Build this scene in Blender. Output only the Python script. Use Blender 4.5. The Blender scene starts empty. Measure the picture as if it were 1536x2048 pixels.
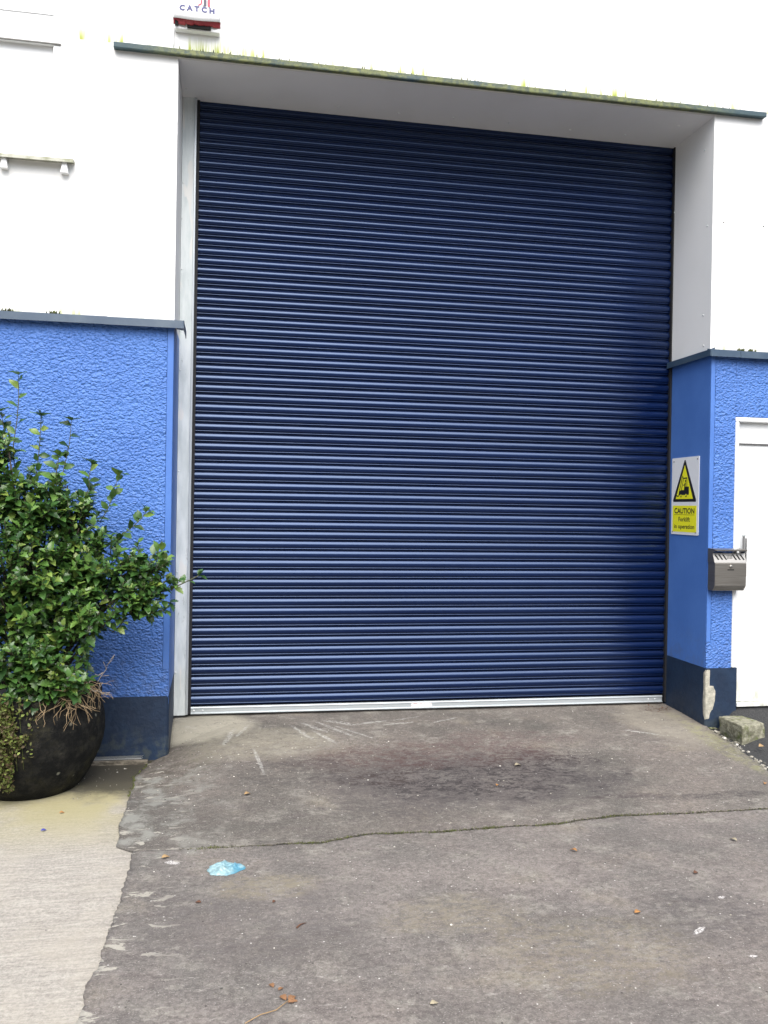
import bpy, bmesh, math, random
from mathutils import Vector, Matrix, noise
S = bpy.context.scene
COL = S.collection
R = math.radians
random.seed(7)

# ------------------------------------------------------------------ camera
cam = bpy.data.objects.new('camera', bpy.data.cameras.new('camera'))
COL.objects.link(cam); S.camera = cam
r_ = Vector((0.98366001, -0.17926295, 0.01666668)); u_ = Vector((-0.01546177, 0.00811666, 0.99984752)); f_ = Vector((0.17937089, 0.98376771, -0.00521231))
mw = Matrix((r_, u_, -f_)).transposed().to_4x4(); mw.translation = (0.35149, -5.59722, 1.47111)
cam.matrix_world = mw
cam.data.sensor_fit = 'VERTICAL'; cam.data.sensor_height = 24; cam.data.lens = 1714.3 / 2048 * 24
cam.data.clip_start = .05; cam.data.clip_end = 2000

# ------------------------------------------------------------------ world, sun, exposure
EL, AZ = 53, 4          # sun height; degrees left of straight behind the viewer
w = bpy.data.worlds.new('World'); S.world = w; w.use_nodes = True
nt = w.node_tree; bg = nt.nodes['Background']
sky = nt.nodes.new('ShaderNodeTexSky'); sky.sky_type = 'NISHITA'; sky.sun_disc = False
sky.sun_elevation = R(EL); sky.sun_rotation = R(180 + AZ); sky.dust_density = 3; sky.air_density = 1.0; sky.ozone_density = 1.0
hs = nt.nodes.new('ShaderNodeHueSaturation'); hs.inputs['Saturation'].default_value = .62
nt.links.new(sky.outputs[0], hs.inputs['Color']); nt.links.new(hs.outputs[0], bg.inputs[0]); bg.inputs[1].default_value = .15
sd = bpy.data.lights.new('sun', 'SUN'); sd.energy = 2.4; sd.angle = R(58); sd.color = (1, .97, .92)
so = bpy.data.objects.new('sun', sd); COL.objects.link(so)
sdir = Vector((-math.sin(R(AZ)) * math.cos(R(EL)), -math.cos(R(AZ)) * math.cos(R(EL)), math.sin(R(EL))))
so.rotation_euler = sdir.to_track_quat('Z', 'Y').to_euler()
S.view_settings.view_transform = 'Standard'; S.view_settings.look = 'None'; S.view_settings.gamma = 1
S.view_settings.exposure = 0.9
S.render.engine = 'CYCLES'

W, D, H = 3.7205, 0.5686, 4.30
ZL = 2.62

# ------------------------------------------------------------------ material helper
class M:
    def __init__(s, name, rough=.6, color=(.5, .5, .5), metal=0, spec=.5, **kw):
        s.m = bpy.data.materials.new(name); s.m.use_nodes = True
        s.t = s.m.node_tree; s.b = s.t.nodes['Principled BSDF']
        s.set('Roughness', rough); s.set('Base Color', color); s.set('Metallic', metal); s.set('Specular IOR Level', spec)
        for k, v in kw.items(): s.set(k.replace('_', ' '), v)
        s._pos = None
    def put(s, sock, v):
        if isinstance(v, bpy.types.NodeSocket): s.t.links.new(v, sock)
        elif isinstance(v, (tuple, list)) and sock.type == 'RGBA': sock.default_value = (*v, 1) if len(v) == 3 else v
        else: sock.default_value = v
    def set(s, k, v): s.put(s.b.inputs[k], v)
    def n(s, typ): return s.t.nodes.new(typ)
    @property
    def pos(s):
        if s._pos is None: s._pos = s.n('ShaderNodeNewGeometry').outputs['Position']
        return s._pos
    def vmul(s, v):
        q = s.n('ShaderNodeVectorMath'); q.operation = 'MULTIPLY'; s.put(q.inputs[0], s.pos); q.inputs[1].default_value = v; return q.outputs[0]
    def noise(s, scale, detail=4, rough=.55, vec=None, dist=0):
        q = s.n('ShaderNodeTexNoise'); s.put(q.inputs['Vector'], vec or s.pos); q.inputs['Scale'].default_value = scale
        q.inputs['Detail'].default_value = detail; q.inputs['Roughness'].default_value = rough; q.inputs['Distortion'].default_value = dist
        return q.outputs['Fac']
    def voro(s, scale, vec=None, feat='F1', out='Distance', rnd=1):
        q = s.n('ShaderNodeTexVoronoi'); q.feature = feat; s.put(q.inputs['Vector'], vec or s.pos); q.inputs['Scale'].default_value = scale
        q.inputs['Randomness'].default_value = rnd
        return q.outputs[out]
    def mth(s, op, a, b=0, c=0, clamp=False):
        q = s.n('ShaderNodeMath'); q.operation = op; q.use_clamp = clamp
        s.put(q.inputs[0], a); s.put(q.inputs[1], b)
        if op in ('MULTIPLY_ADD', 'COMPARE'): s.put(q.inputs[2], c)
        return q.outputs[0]
    def mr(s, v, a, b, c=0, d=1, smooth=True):
        q = s.n('ShaderNodeMapRange'); q.interpolation_type = 'SMOOTHSTEP' if smooth else 'LINEAR'
        s.put(q.inputs[0], v); q.inputs[1].default_value = a; q.inputs[2].default_value = b; q.inputs[3].default_value = c; q.inputs[4].default_value = d
        return q.outputs[0]
    def mix(s, f, a, b, mode='MIX'):
        q = s.n('ShaderNodeMix'); q.data_type = 'RGBA'; q.blend_type = mode
        s.put(q.inputs[0], f); s.put(q.inputs[6], a); s.put(q.inputs[7], b); return q.outputs[2]
    def ramp(s, f, stops):
        q = s.n('ShaderNodeValToRGB'); s.put(q.inputs[0], f); e = q.color_ramp.elements
        while len(e) < len(stops): e.new(.5)
        for i, (p, c) in enumerate(stops): e[i].position = p; e[i].color = (*c, 1)
        return q.outputs[0]
    def xyz(s):
        q = s.n('ShaderNodeSeparateXYZ'); s.put(q.inputs[0], s.pos); return q.outputs
    def bump(s, h, strength=1, dist=.01, prev=None):
        q = s.n('ShaderNodeBump'); s.put(q.inputs['Height'], h); q.inputs['Strength'].default_value = strength; q.inputs['Distance'].default_value = dist
        if prev: s.put(q.inputs['Normal'], prev)
        s.set('Normal', q.outputs[0]); return q.outputs[0]
    def ell(s, cx, cy, rx, ry, dn=None, amt=.6, rot=0):
        """1 inside a ragged ellipse on the ground plan, 0 outside"""
        x, y, z = s.xyz()
        a, b = math.cos(rot), math.sin(rot)
        dx = s.mth('SUBTRACT', x, cx); dy = s.mth('SUBTRACT', y, cy)
        px = s.mth('ADD', s.mth('MULTIPLY', dx, a / rx), s.mth('MULTIPLY', dy, b / rx))
        py = s.mth('ADD', s.mth('MULTIPLY', dx, -b / ry), s.mth('MULTIPLY', dy, a / ry))
        d = s.mth('SQRT', s.mth('ADD', s.mth('MULTIPLY', px, px), s.mth('MULTIPLY', py, py)))
        if dn is not None: d = s.mth('ADD', d, s.mth('MULTIPLY', s.mth('SUBTRACT', dn, .5), amt * 2))
        return s.mr(d, 1.15, .6)

# ------------------------------------------------------------------ mesh helper
class MB:
    def __init__(s): s.v = []; s.f = []; s.sm = []
    def add(s, vs, fs, smooth=False):
        o = len(s.v); s.v += [tuple(v) for v in vs]
        for f in fs: s.f.append([i + o for i in f]); s.sm.append(smooth)
    def box(s, x0, x1, y0, y1, z0, z1, rot=None, org=(0, 0, 0)):
        vs = [Vector((x, y, z)) for z in (z0, z1) for y in (y0, y1) for x in (x0, x1)]
        if rot is not None: vs = [rot @ v + Vector(org) for v in vs]
        s.add(vs, [(0, 2, 3, 1), (4, 5, 7, 6), (0, 1, 5, 4), (2, 6, 7, 3), (0, 4, 6, 2), (1, 3, 7, 5)]); return s
    def prism(s, pts, fn, t):
        """pts 2D outline, fn(u, v, depth) -> 3D"""
        n = len(pts); vs = [fn(a, b, 0) for a, b in pts] + [fn(a, b, t) for a, b in pts]
        s.add(vs, [tuple(range(n)), tuple(range(2 * n - 1, n - 1, -1))] + [(i, i + n, (i + 1) % n + n, (i + 1) % n) for i in range(n)]); return s
    def tube(s, pts, rs, k=6, cap=True):
        P = [Vector(p) for p in pts]; n = len(P)
        if not isinstance(rs, (list, tuple)): rs = [rs] * n
        vs = []; ref = Vector((.3, .2, .93))
        for i, p in enumerate(P):
            t = (P[min(i + 1, n - 1)] - P[max(i - 1, 0)]).normalized()
            a = t.cross(ref); a = a.normalized() if a.length > 1e-4 else Vector((1, 0, 0)); b = t.cross(a)
            for j in range(k):
                q = 2 * math.pi * j / k; vs.append(p + (a * math.cos(q) + b * math.sin(q)) * rs[i])
        fs = [(i * k + j, i * k + (j + 1) % k, (i + 1) * k + (j + 1) % k, (i + 1) * k + j) for i in range(n - 1) for j in range(k)]
        if cap: fs += [tuple(range(k - 1, -1, -1)), tuple((n - 1) * k + j for j in range(k))]
        s.add(vs, fs, True); return s
    def grid(s, nx, ny, fn, smooth=True):
        vs = [fn(i / nx, j / ny) for j in range(ny + 1) for i in range(nx + 1)]
        s.add(vs, [(j * (nx + 1) + i, j * (nx + 1) + i + 1, (j + 1) * (nx + 1) + i + 1, (j + 1) * (nx + 1) + i) for j in range(ny) for i in range(nx)], smooth); return s
    def lathe(s, prof, c, k=48, fn=None):
        vs = []
        for (r, z) in prof:
            for j in range(k):
                a = 2 * math.pi * j / k; p = Vector((c[0] + r * math.cos(a), c[1] + r * math.sin(a), c[2] + z))
                vs.append(fn(p, a) if fn else p)
        n = len(prof)
        s.add(vs, [(i * k + j, i * k + (j + 1) % k, (i + 1) * k + (j + 1) % k, (i + 1) * k + j) for i in range(n - 1) for j in range(k)], True); return s
    def build(s, name, mat, parent=None, bevel=0, fix=True, loc=None):
        me = bpy.data.meshes.new(name); me.from_pydata(s.v, [], s.f)
        for p, q in zip(me.polygons, s.sm): p.use_smooth = q
        if fix:
            b = bmesh.new(); b.from_mesh(me); bmesh.ops.recalc_face_normals(b, faces=b.faces); b.to_mesh(me); b.free()
        me.materials.append(mat.m if isinstance(mat, M) else mat)
        o = bpy.data.objects.new(name, me); COL.objects.link(o)
        if loc is not None:
            me.transform(Matrix.Translation(-Vector(loc))); o.location = loc
        if parent is not None:
            o.parent = parent
            bpy.context.view_layer.update()
            o.matrix_parent_inverse = parent.matrix_world.inverted()
        if bevel:
            m = o.modifiers.new('bevel', 'BEVEL'); m.width = bevel; m.segments = 2; m.limit_method = 'ANGLE'; m.angle_limit = R(40)
        return o
def thing(name, label, cat, loc=(0, 0, 0), group=None):
    o = bpy.data.objects.new(name, None); COL.objects.link(o); o.location = loc; o.empty_display_size = .1
    o['label'] = label; o['category'] = cat
    if group: o['group'] = group
    bpy.context.view_layer.update(); return o
def tag(o, label, cat=None, group=None, kind=None):
    if label: o['label'] = label
    if cat: o['category'] = cat
    if group: o['group'] = group
    if kind: o['kind'] = kind
    return o
def struct(o, label, cat): return tag(o, label, cat, kind='structure')
def fbm(x, y, z=0, o=4): return noise.fractal(Vector((x, y, z)), .9, 2.1, o)
def lerp(a, b, t): return a + (b - a) * t
def sst(t): t = max(0, min(1, t)); return t * t * (3 - 2 * t)
def interp(x, pts):
    if x <= pts[0][0]: return pts[0][1]
    for (a, b), (c, d) in zip(pts, pts[1:]):
        if x <= c: return lerp(b, d, (x - a) / (c - a))
    return pts[-1][1]

# ------------------------------------------------------------------ materials
def mat_white(name='white_masonry_paint', streaks=True):
    m = M(name, rough=.75)
    x, y, z = m.xyz()
    c = m.mix(m.mr(m.noise(1.7, 5), .35, .75), (.83, .83, .82), (.78, .78, .76))
    if streaks:   # algae runs above the canopy and the ledges
        col = m.noise(1, 3, .6, m.vmul((9, .1, .6)))
        col2 = m.noise(1, 3, .7, m.vmul((40, .1, 2.5)))
        k = m.mth('MULTIPLY', m.mr(col, .50, .64), m.mr(col2, .36, .56))
        h = m.mth('MULTIPLY', m.mr(z, 4.46, 4.35), m.mr(z, 4.34, 4.35))
        h2 = m.mth('MULTIPLY', m.mr(z, 2.72, 2.63), m.mr(z, 2.61, 2.62))
        k = m.mth('MULTIPLY', k, m.mth('ADD', h, m.mth('MULTIPLY', h2, .7)), clamp=True)
        c = m.mix(k, c, (.33, .38, .03))
    m.set('Base Color', c)
    m.bump(m.noise(60, 4), .15, .004)
    return m
WHITE = mat_white()
WHITES = mat_white('smooth_white_cladding', False); WHITES.set('Roughness', .45)
def mat_blue(name, rough_cast):
    m = M(name, rough=.55)
    c = m.mix(m.mr(m.noise(2.3, 6, .6), .35, .7), (.055, .150, .45), (.070, .178, .50))
    c = m.mix(m.mth('MULTIPLY', m.mr(m.noise(9, 6, .7), .6, .8), .25), c, (.10, .22, .55))
    bx, by, bz = m.xyz()
    c = m.mix(m.mth('MULTIPLY', m.mr(bz, .75, .25), m.mr(m.noise(13, 6, .75), .42, .68, 0, .38)), c, (.10, .11, .13))
    m.set('Base Color', c)
    if rough_cast:
        q = m.n('ShaderNodeTexNoise'); m.put(q.inputs['Vector'], m.pos); q.inputs['Scale'].default_value = 28; q.inputs['Detail'].default_value = 3
        va = m.n('ShaderNodeVectorMath'); va.operation = 'MULTIPLY_ADD'; m.put(va.inputs[0], q.outputs['Color']); va.inputs[1].default_value = (.035, .0, .030); m.put(va.inputs[2], m.pos)
        vm = m.n('ShaderNodeVectorMath'); vm.operation = 'MULTIPLY'; m.put(vm.inputs[0], va.outputs[0]); vm.inputs[1].default_value = (1, .3, 1.35)
        vo = m.n('ShaderNodeTexVoronoi'); vo.feature = 'SMOOTH_F1'; m.put(vo.inputs['Vector'], vm.outputs[0]); vo.inputs['Scale'].default_value = 56; vo.inputs['Smoothness'].default_value = .35
        h = m.mth('SUBTRACT', 1, vo.outputs['Distance'])
        h = m.mth('ADD', h, m.mth('MULTIPLY', m.noise(50, 4, .6), .9)); h = m.mth('ADD', h, m.mth('MULTIPLY', m.noise(9, 3), .9))
        m.bump(h, 1, .0090)
    else:
        m.bump(m.noise(30, 5, .6), .25, .004)
    return m
BLUE = mat_blue('smooth_blue_paint', False); ROUGH = mat_blue('blue_roughcast', True)
NAVYP = M('navy_masonry_paint', rough=.6)
_c = NAVYP.mix(NAVYP.mr(NAVYP.noise(5, 6, .65), .35, .75), (.004, .015, .040), (.009, .028, .066))
_x, _y, _z = NAVYP.xyz()
_g = NAVYP.mth('MULTIPLY', NAVYP.mr(_z, .12, -.12), NAVYP.mr(NAVYP.noise(14, 6, .7), .45, .62))
NAVYP.set('Base Color', NAVYP.mix(NAVYP.mth('MULTIPLY', _g, .35), _c, (.09, .10, .07))); NAVYP.bump(NAVYP.noise(22, 6, .6), .5, .01)
LEDGE = M('navy_coated_flashing', rough=.38, color=(.055, .095, .15), spec=.5)
LEDGE.set('Base Color', LEDGE.mix(LEDGE.mr(LEDGE.noise(6, 5, .6), .4, .75), (.028, .055, .095), (.055, .085, .12)))
CANOPY = M('mossy_flashing', rough=.6)
_n = CANOPY.noise(1, 5, .7, CANOPY.vmul((5, 5, 9)))
_x, _y, _z = CANOPY.xyz()
_e = CANOPY.mth('MULTIPLY', CANOPY.mr(_x, -.35, .1), CANOPY.mr(_x, 3.95, 3.4))
_f = CANOPY.mth('MULTIPLY', CANOPY.mr(_n, .30, .52), CANOPY.mth('ADD', CANOPY.mth('MULTIPLY', _e, .9), .08), clamp=True)
_c = CANOPY.mix(_f, (.035, .07, .09), CANOPY.mix(CANOPY.mr(CANOPY.noise(28, 5, .7), .38, .62), (.075, .095, .06), (.17, .19, .07)))
CANOPY.set('Base Color', _c); CANOPY.bump(CANOPY.noise(70, 5, .7), .5, .006)
NAVY = M('navy_shutter_coating', rough=.2, spec=.68); NAVY.set('Specular Tint', (.50, .66, 1.0))
_n = NAVY.noise(1, 4, .55, NAVY.vmul((.5, 1, 8)))
NAVY.set('Base Color', NAVY.mix(NAVY.mr(_n, .3, .7), (.002, .007, .034), (.003, .010, .046)))
NAVY.set('Roughness', NAVY.mr(NAVY.noise(1, 4, .6, NAVY.vmul((2, 1, 12))), .3, .7, .17, .21))
GALV = M('galvanised_steel', rough=.5, metal=.15)
_n = GALV.noise(1, 5, .6, GALV.vmul((22, 22, 5))); _sp = GALV.noise(1, 2, .4, GALV.vmul((18, 10, 3.2)), .5)
_c = GALV.mix(GALV.mr(_n, .3, .7), (.55, .60, .60), (.70, .74, .74))
_c = GALV.mix(GALV.mr(GALV.noise(1, 6, .7, GALV.vmul((30, 30, 9))), .60, .72, 0, .6), _c, (.22, .24, .23))
_c = GALV.mix(GALV.mr(_sp, .62, .68), _c, (.72, .72, .69))
GALV.set('Base Color', _c); GALV.set('Roughness', GALV.mr(_n, .3, .7, .36, .55))
ALU = M('mill_aluminium', rough=.4, metal=.5, color=(.50, .54, .56))
BLACK = M('black_rubber_and_interior_dark', rough=.7, color=(.008, .008, .010))
DARK = M('dark_gap', rough=.9, color=(.01, .01, .01))
STEEL = M('brushed_stainless_steel', rough=.33, metal=.9)
_n = STEEL.noise(1, 4, .6, STEEL.vmul((6, 6, 400)))
STEEL.set('Base Color', STEEL.mix(STEEL.mr(_n, .3, .7), (.30, .28, .25), (.40, .375, .34))); STEEL.set('Roughness', STEEL.mr(_n, .3, .7, .28, .42))
UPVC = M('white_upvc', rough=.35, color=(.82, .83, .83))
DOORP = M('white_door_paint', rough=.4)
_x, _y, _z = DOORP.xyz()
_k = DOORP.mth('MULTIPLY', DOORP.mr(_z, .55, .1), DOORP.mr(DOORP.noise(1, 6, .7, DOORP.vmul((9, 9, 3))), .42, .7))
DOORP.set('Base Color', DOORP.mix(DOORP.mth('MULTIPLY', _k, .85), (.80, .81, .80), (.34, .35, .26)))
SIGNW = M('white_sign_plastic', rough=.3, color=(.78, .80, .82))
SIGNY = M('yellow_sign_ink', rough=.3, color=(.86, .84, .02))
SCREW = M('dull_screw', rough=.5, color=(.12, .12, .12), metal=.5)
SIGNK = M('black_sign_ink', rough=.35, color=(.012, .012, .014))
NAVYTXT = M('faded_navy_ink', rough=.5, color=(.045, .05, .17))
REDINK = M('faded_red_ink', rough=.5, color=(.55, .05, .09)); DARKINK = M('faded_dark_ink', rough=.5, color=(.05, .05, .08))
REDLENS = M('red_alarm_lens', rough=.3, color=(.38, .045, .06))
CEM = M('bare_cement', rough=.9)
CEM.set('Base Color', CEM.mix(CEM.mr(CEM.noise(40, 6, .7), .35, .7), (.30, .29, .24), (.50, .47, .39))); CEM.bump(CEM.noise(60, 6, .7), .7, .008)
STONE = M('mossy_concrete', rough=.9)
_c = STONE.mix(STONE.mr(STONE.noise(28, 6, .7), .35, .7), (.13, .125, .085), (.33, .32, .24))
_c = STONE.mix(STONE.mr(STONE.noise(11, 5, .7), .5, .68), _c, (.10, .12, .035)); STONE.set('Base Color', _c); STONE.bump(STONE.noise(50, 6, .7), .8, .01)

# ramp and yard concrete
def mat_yard(name, upper):
    m = M(name, rough=.85, spec=.3)
    x, y, z = m.xyz()
    base = (.150, .141, .131) if not upper else (.126, .118, .105)
    n1 = m.noise(1.3, 6, .62); n2 = m.noise(6, 7, .7); n3 = m.noise(1, 6, .7, m.vmul((5, 14, 5)), .4); n4 = m.noise(45, 5, .75)
    c = m.mix(m.mr(n1, .32, .68), tuple(v * .70 for v in base), tuple(v * k_ for v, k_ in zip(base, (1.36, 1.28, 1.27))))
    c = m.mix(m.mth('MULTIPLY', m.mr(m.noise(.9, 4, .6), .45, .65), .30), c, (.20, .165, .145))
    c = m.mix(m.mth('MULTIPLY', m.mr(n2, .50, .68), .75), c, (.25, .235, .205)); c = m.mix(m.mth('MULTIPLY', m.mr(m.noise(11, 6, .72), .46, .30), .6), c, (.085, .072, .066))
    c = m.mix(m.mth('MULTIPLY', m.mr(n3, .50, .35), .45), c, (.105, .088, .085))
    c = m.mix(m.mth('MULTIPLY', m.mr(m.noise(2.6, 5, .6), .55, .75), .35), c, (.20, .175, .12))
    gr = m.noise(150, 3, .8)
    c = m.mix(m.mr(n4, .62, .36, 0, .8), c, m.mix(.6, c, (.045, .040, .036)))
    c = m.mix(m.mr(gr, .52, .72, 0, .45), c, (.38, .36, .32)); c = m.mix(m.mr(gr, .45, .30, 0, .5), c, (.05, .046, .045))
    c = m.mix(m.mr(m.noise(1, 5, .75, m.vmul((26, 60, 26)), .6), .58, .68, 0, .6), c, (.34, .32, .29))
    c = m.mix(m.mr(m.noise(1, 5, .75, m.vmul((18, 48, 18)), 1.0), .63, .72, 0, .7), c, (.07, .062, .06))
    warp = m.noise(3.2, 7, .72); fine = m.mth('ADD', m.mth('MULTIPLY', m.noise(1, 7, .8, m.vmul((13, 26, 13)), .6), .65), m.mth('MULTIPLY', m.noise(60, 4, .8), .35))
    def stain(cx, cy, rx, ry, col, k, amt=.75, rot=0, thr=(.42, .60)):
        nonlocal c
        e = m.mth('MULTIPLY', m.ell(cx, cy, rx, ry, warp, amt, rot), m.mr(fine, *thr))
        c = m.mix(m.mth('MULTIPLY', e, k), c, col)
    if upper:
        stain(1.75, -.75, .95, .50, (.075, .066, .066), .6, .9, 0, (.2, .5)); stain(1.8, -.72, .85, .42, (.026, .022, .023), .85, 1.3, 0, (.46, .56)); stain(2.3, -.45, .5, .2, (.03, .022, .022), .7, 1.3, 0, (.5, .58)); stain(1.2, -.5, .5, .3, (.05, .035, .03), .6, 1.3, 0, (.48, .58)); stain(1.35, -1.1, .5, .2, (.05, .045, .045), .6, 1.0)
        stain(1.55, -.35, .95, .25, (.085, .050, .046), .6)
        stain(2.15, -.15, .6, .2, (.09, .055, .055), .5)
        stain(.75, -.55, .40, .26, (.06, .055, .052), .65)
        stain(3.1, -1.15, .45, .05, (.04, .036, .036), .9, .4)
        stain(2.6, -1.1, .3, .04, (.05, .04, .04), .8, .4)
        stain(.05, -.15, .3, .55, (.055, .05, .036), .7, .6)
        stain(.6, -.05, .55, .30, (.28, .26, .20), .55, .7, 0, (.35, .6))
        stain(.25, .35, .35, .25, (.33, .31, .25), .8, .5, 0, (.3, .5))
        stain(3.45, .1, .30, .55, (.26, .235, .19), .65, .5, 0, (.3, .55))
        stain(3.55, .42, .13, .09, (.07, .045, .04), .55, 1.3, 0, (.45, .55))
        stain(3.62, -.35, .10, .6, (.22, .22, .10), .6, .6)
        # pale drag scratches in front of the door
        for (cx, cy, rx, ry, ro) in ((.95, .22, .16, .006, -.95), (1.08, .18, .20, .006, -1.0), (1.14, .30, .13, .009, -.55), (1.0, .02, .13, .006, -1.1), (1.2, .1, .2, .004, -.9), (.86, .12, .15, .005, -1.2), (1.35, .28, .15, .006, .3), (1.55, .25, .12, .004, .2), (.56, -.35, .22, .004, -1.45), (.38, .1, .16, .007, 1.35), (.47, .2, .12, .005, 1.2), (1.62, .36, .12, .004, .35), (1.9, .3, .12, .004, .5), (3.2, -.1, .14, .004, -.5)):
            e = m.mth('MULTIPLY', m.ell(cx, cy, rx, ry * 3.2, fine, 1.5, ro), m.mr(n4, .36, .62)); c = m.mix(m.mth('MULTIPLY', e, .5), c, (.46, .46, .43))
    else:
        stain(2.35, -2.45, .35, .28, (.07, .062, .062), .65)
        stain(2.0, -3.0, .5, .25, (.085, .075, .07), .5)
        stain(.5, -2.2, .5, .4, (.10, .09, .088), .6)
        stain(1.25, -2.25, .32, .18, (.24, .21, .15), .5)
        stain(.55, -1.9, .25, .13, (.24, .21, .14), .5)
        stain(1.7, -2.6, .5, .3, (.21, .18, .12), .4)
        for (cx, cy, rx, ry, ro) in ((2.2, -2.52, .045, .014, .6), (2.45, -2.27, .018, .012, .5), (2.3, -2.72, .02, .010, 0), (.13, -1.62, .02, .035, 1.2)):
            c = m.mix(m.mth('MULTIPLY', m.mth('MULTIPLY', m.ell(cx, cy, rx, ry, fine, 1.2, ro), m.mr(gr, .4, .55)), .8), c, (.62, .60, .58))
    # pale cement smears beside the left joint
    k = m.mth('MULTIPLY', m.mr(x, .32, -.02), m.mr(m.noise(1, 5, .65, m.vmul((7, 16, 5)), .5), .585, .615))
    c = m.mix(m.mth('MULTIPLY', k, .85), c, (.33, .315, .27))
    c = m.mix(m.mth('MULTIPLY', m.mth('MULTIPLY', m.mr(y, -1.75, -1.4), m.mr(y, -.1, -.4)), m.mth('MULTIPLY', m.mr(x, .5, -.1), m.mr(n2, .45, .62))), c, (.20, .20, .18))
    # specks of grit
    v = m.voro(30); vc = m.voro(30, out='Color')
    sp = m.n('ShaderNodeSeparateColor'); m.put(sp.inputs[0], vc)
    k = m.mth('MULTIPLY', m.mr(v, .13, .05), m.mr(sp.outputs[0], .70, .78))
    c = m.mix(m.mth('MULTIPLY', k, .85), c, (.62, .60, .56))
    k = m.mth('MULTIPLY', m.mr(v, .16, .08), m.mr(sp.outputs[1], .86, .9))
    c = m.mix(m.mth('MULTIPLY', k, .8), c, (.025, .022, .02))
    v2 = m.voro(95); vc2 = m.voro(95, out='Color'); sp2 = m.n('ShaderNodeSeparateColor'); m.put(sp2.inputs[0], vc2)
    k = m.mth('MULTIPLY', m.mr(v2, .22, .1), m.mr(sp2.outputs[0], .88, .92))
    c = m.mix(m.mth('MULTIPLY', k, .6), c, (.48, .47, .44))
    m.set('Base Color', c)
    b = m.bump(n2, .35, .015)
    m.bump(m.mth('ADD', n4, m.mth('MULTIPLY', n3, .6)), .5, .006, b)
    m.set('Roughness', m.mr(n1, .3, .7, .72, .92))
    return m
RAMPM = mat_yard('stained_ramp_concrete', True); YARDM = mat_yard('worn_yard_concrete', False)
SLAB = M('brushed_pale_concrete', rough=.9)
_x, _y, _z = SLAB.xyz()
_l = SLAB.mth('ADD', SLAB.mth('MULTIPLY', SLAB.noise(1, 6, .8, SLAB.vmul((7, 70, 20)), .3), .45), SLAB.mth('MULTIPLY', SLAB.noise(75, 5, .85), .55)); _n = SLAB.noise(3, 6, .65)
_c = SLAB.mix(SLAB.mr(_l, .36, .64), (.185, .170, .150), (.40, .375, .33))
_c = SLAB.mix(SLAB.mth('MULTIPLY', SLAB.mr(_n, .45, .7), .5), _c, (.33, .30, .25))
_al = SLAB.mth('MULTIPLY', SLAB.mr(_y, -1.55, -.75), SLAB.mr(SLAB.noise(2.5, 5, .6), .2, .6))
_c = SLAB.mix(SLAB.mth('MULTIPLY', _al, .8), _c, (.30, .27, .13))
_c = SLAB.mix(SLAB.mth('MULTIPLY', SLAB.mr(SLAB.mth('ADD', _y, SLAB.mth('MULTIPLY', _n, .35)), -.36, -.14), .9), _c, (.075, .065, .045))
_wet = SLAB.mth('MULTIPLY', SLAB.ell(-.22, -.28, .40, .46, SLAB.noise(5, 6, .7), .45), .92)
_c = SLAB.mix(_wet, _c, (.036, .032, .022))
_st = SLAB.mth('MULTIPLY', SLAB.ell(-.3, -1.95, .25, .12, SLAB.mr(SLAB.noise(9, 7, .75), .3, .7), .9), .0)
_st = SLAB.mth('MULTIPLY', _st, SLAB.mr(SLAB.noise(1, 6, .7, SLAB.vmul((8, 50, 8))), .5, .7))
_c = SLAB.mix(_st, _c, (.25, .15, .10))
_v = SLAB.noise(38, 4, .7)
_c = SLAB.mix(SLAB.mr(_v, .70, .76), _c, (.09, .08, .07)); SLAB.set('Base Color', _c)
_b = SLAB.bump(_l, .6, .006); SLAB.bump(SLAB.noise(90, 4, .7), .4, .004, _b)
ASPH = M('dark_asphalt', rough=.85)
_n = ASPH.noise(90, 5, .8); ASPH.set('Base Color', ASPH.mix(ASPH.mr(_n, .35, .7), (.016, .017, .018), (.05, .05, .05))); ASPH.bump(_n, .8, .01)
DIRT = M('crack_dirt', rough=.95); _n = DIRT.noise(35, 5, .8)
DIRT.set('Base Color', DIRT.mix(DIRT.mr(_n, .4, .65), (.03, .028, .022), (.10, .085, .06)))
MOSS = M('moss_green', rough=.9); _n = MOSS.noise(70, 4, .7)
MOSS.set('Base Color', MOSS.mix(MOSS.mr(_n, .35, .65), (.022, .024, .010), (.12, .14, .035)))

# ------------------------------------------------------------------ ground shape
def apron(x, y): return interp(y, [(-12, -.26), (-3, -.185), (-1.4, -.155), (0, -.148), (.6, -.14)])
def base(x, y): return interp(y, [(-12, -.255), (-3, -.18), (-1.4, -.15), (-.6, -.10), (-.25, -.07), (0, -.045), (.3, -.028), (.57, -.018), (1, -.018)])
def gz(x, y):
    t = max(sst((x + .1) / .7) ** .55 if x > -.1 else 0, sst((y + .02) / .5))
    if y < -.6: t = max(t, sst((-.6 - y) / .6))
    z = lerp(apron(x, y) + .004, base(x, y), min(1, t))
    return z + .004 * fbm(x * 1.6, y * 1.6, 3)
EDGE = sorted([(.7, -.0), (.02, -.005), (-.071, -.093), (-.343, -.159), (-.75, -.152), (-1.179, -.151), (-1.402, -.143), (-1.472, -.06), (-1.82, -.054), (-2.172, -.066), (-2.412, -.073), (-2.587, -.094), (-2.806, -.093), (-12, -.5)])
def edgeX(y): return interp(y, EDGE) + .011 * fbm(y * 9, 1.3) + .009 * fbm(y * 45, 5.3)
CRACK = [(-.2, -1.46), (.248, -1.481), (.481, -1.471), (.815, -1.48), (1.071, -1.413), (1.371, -1.434), (1.704, -1.412), (2.041, -1.409), (2.411, -1.345), (2.827, -1.362), (3.297, -1.355), (3.8, -1.36), (9, -1.4)]
def crackY(x): return interp(x, CRACK) + .008 * fbm(x * 8, 9.1) + .004 * fbm(x * 35, 2.2)
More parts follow.
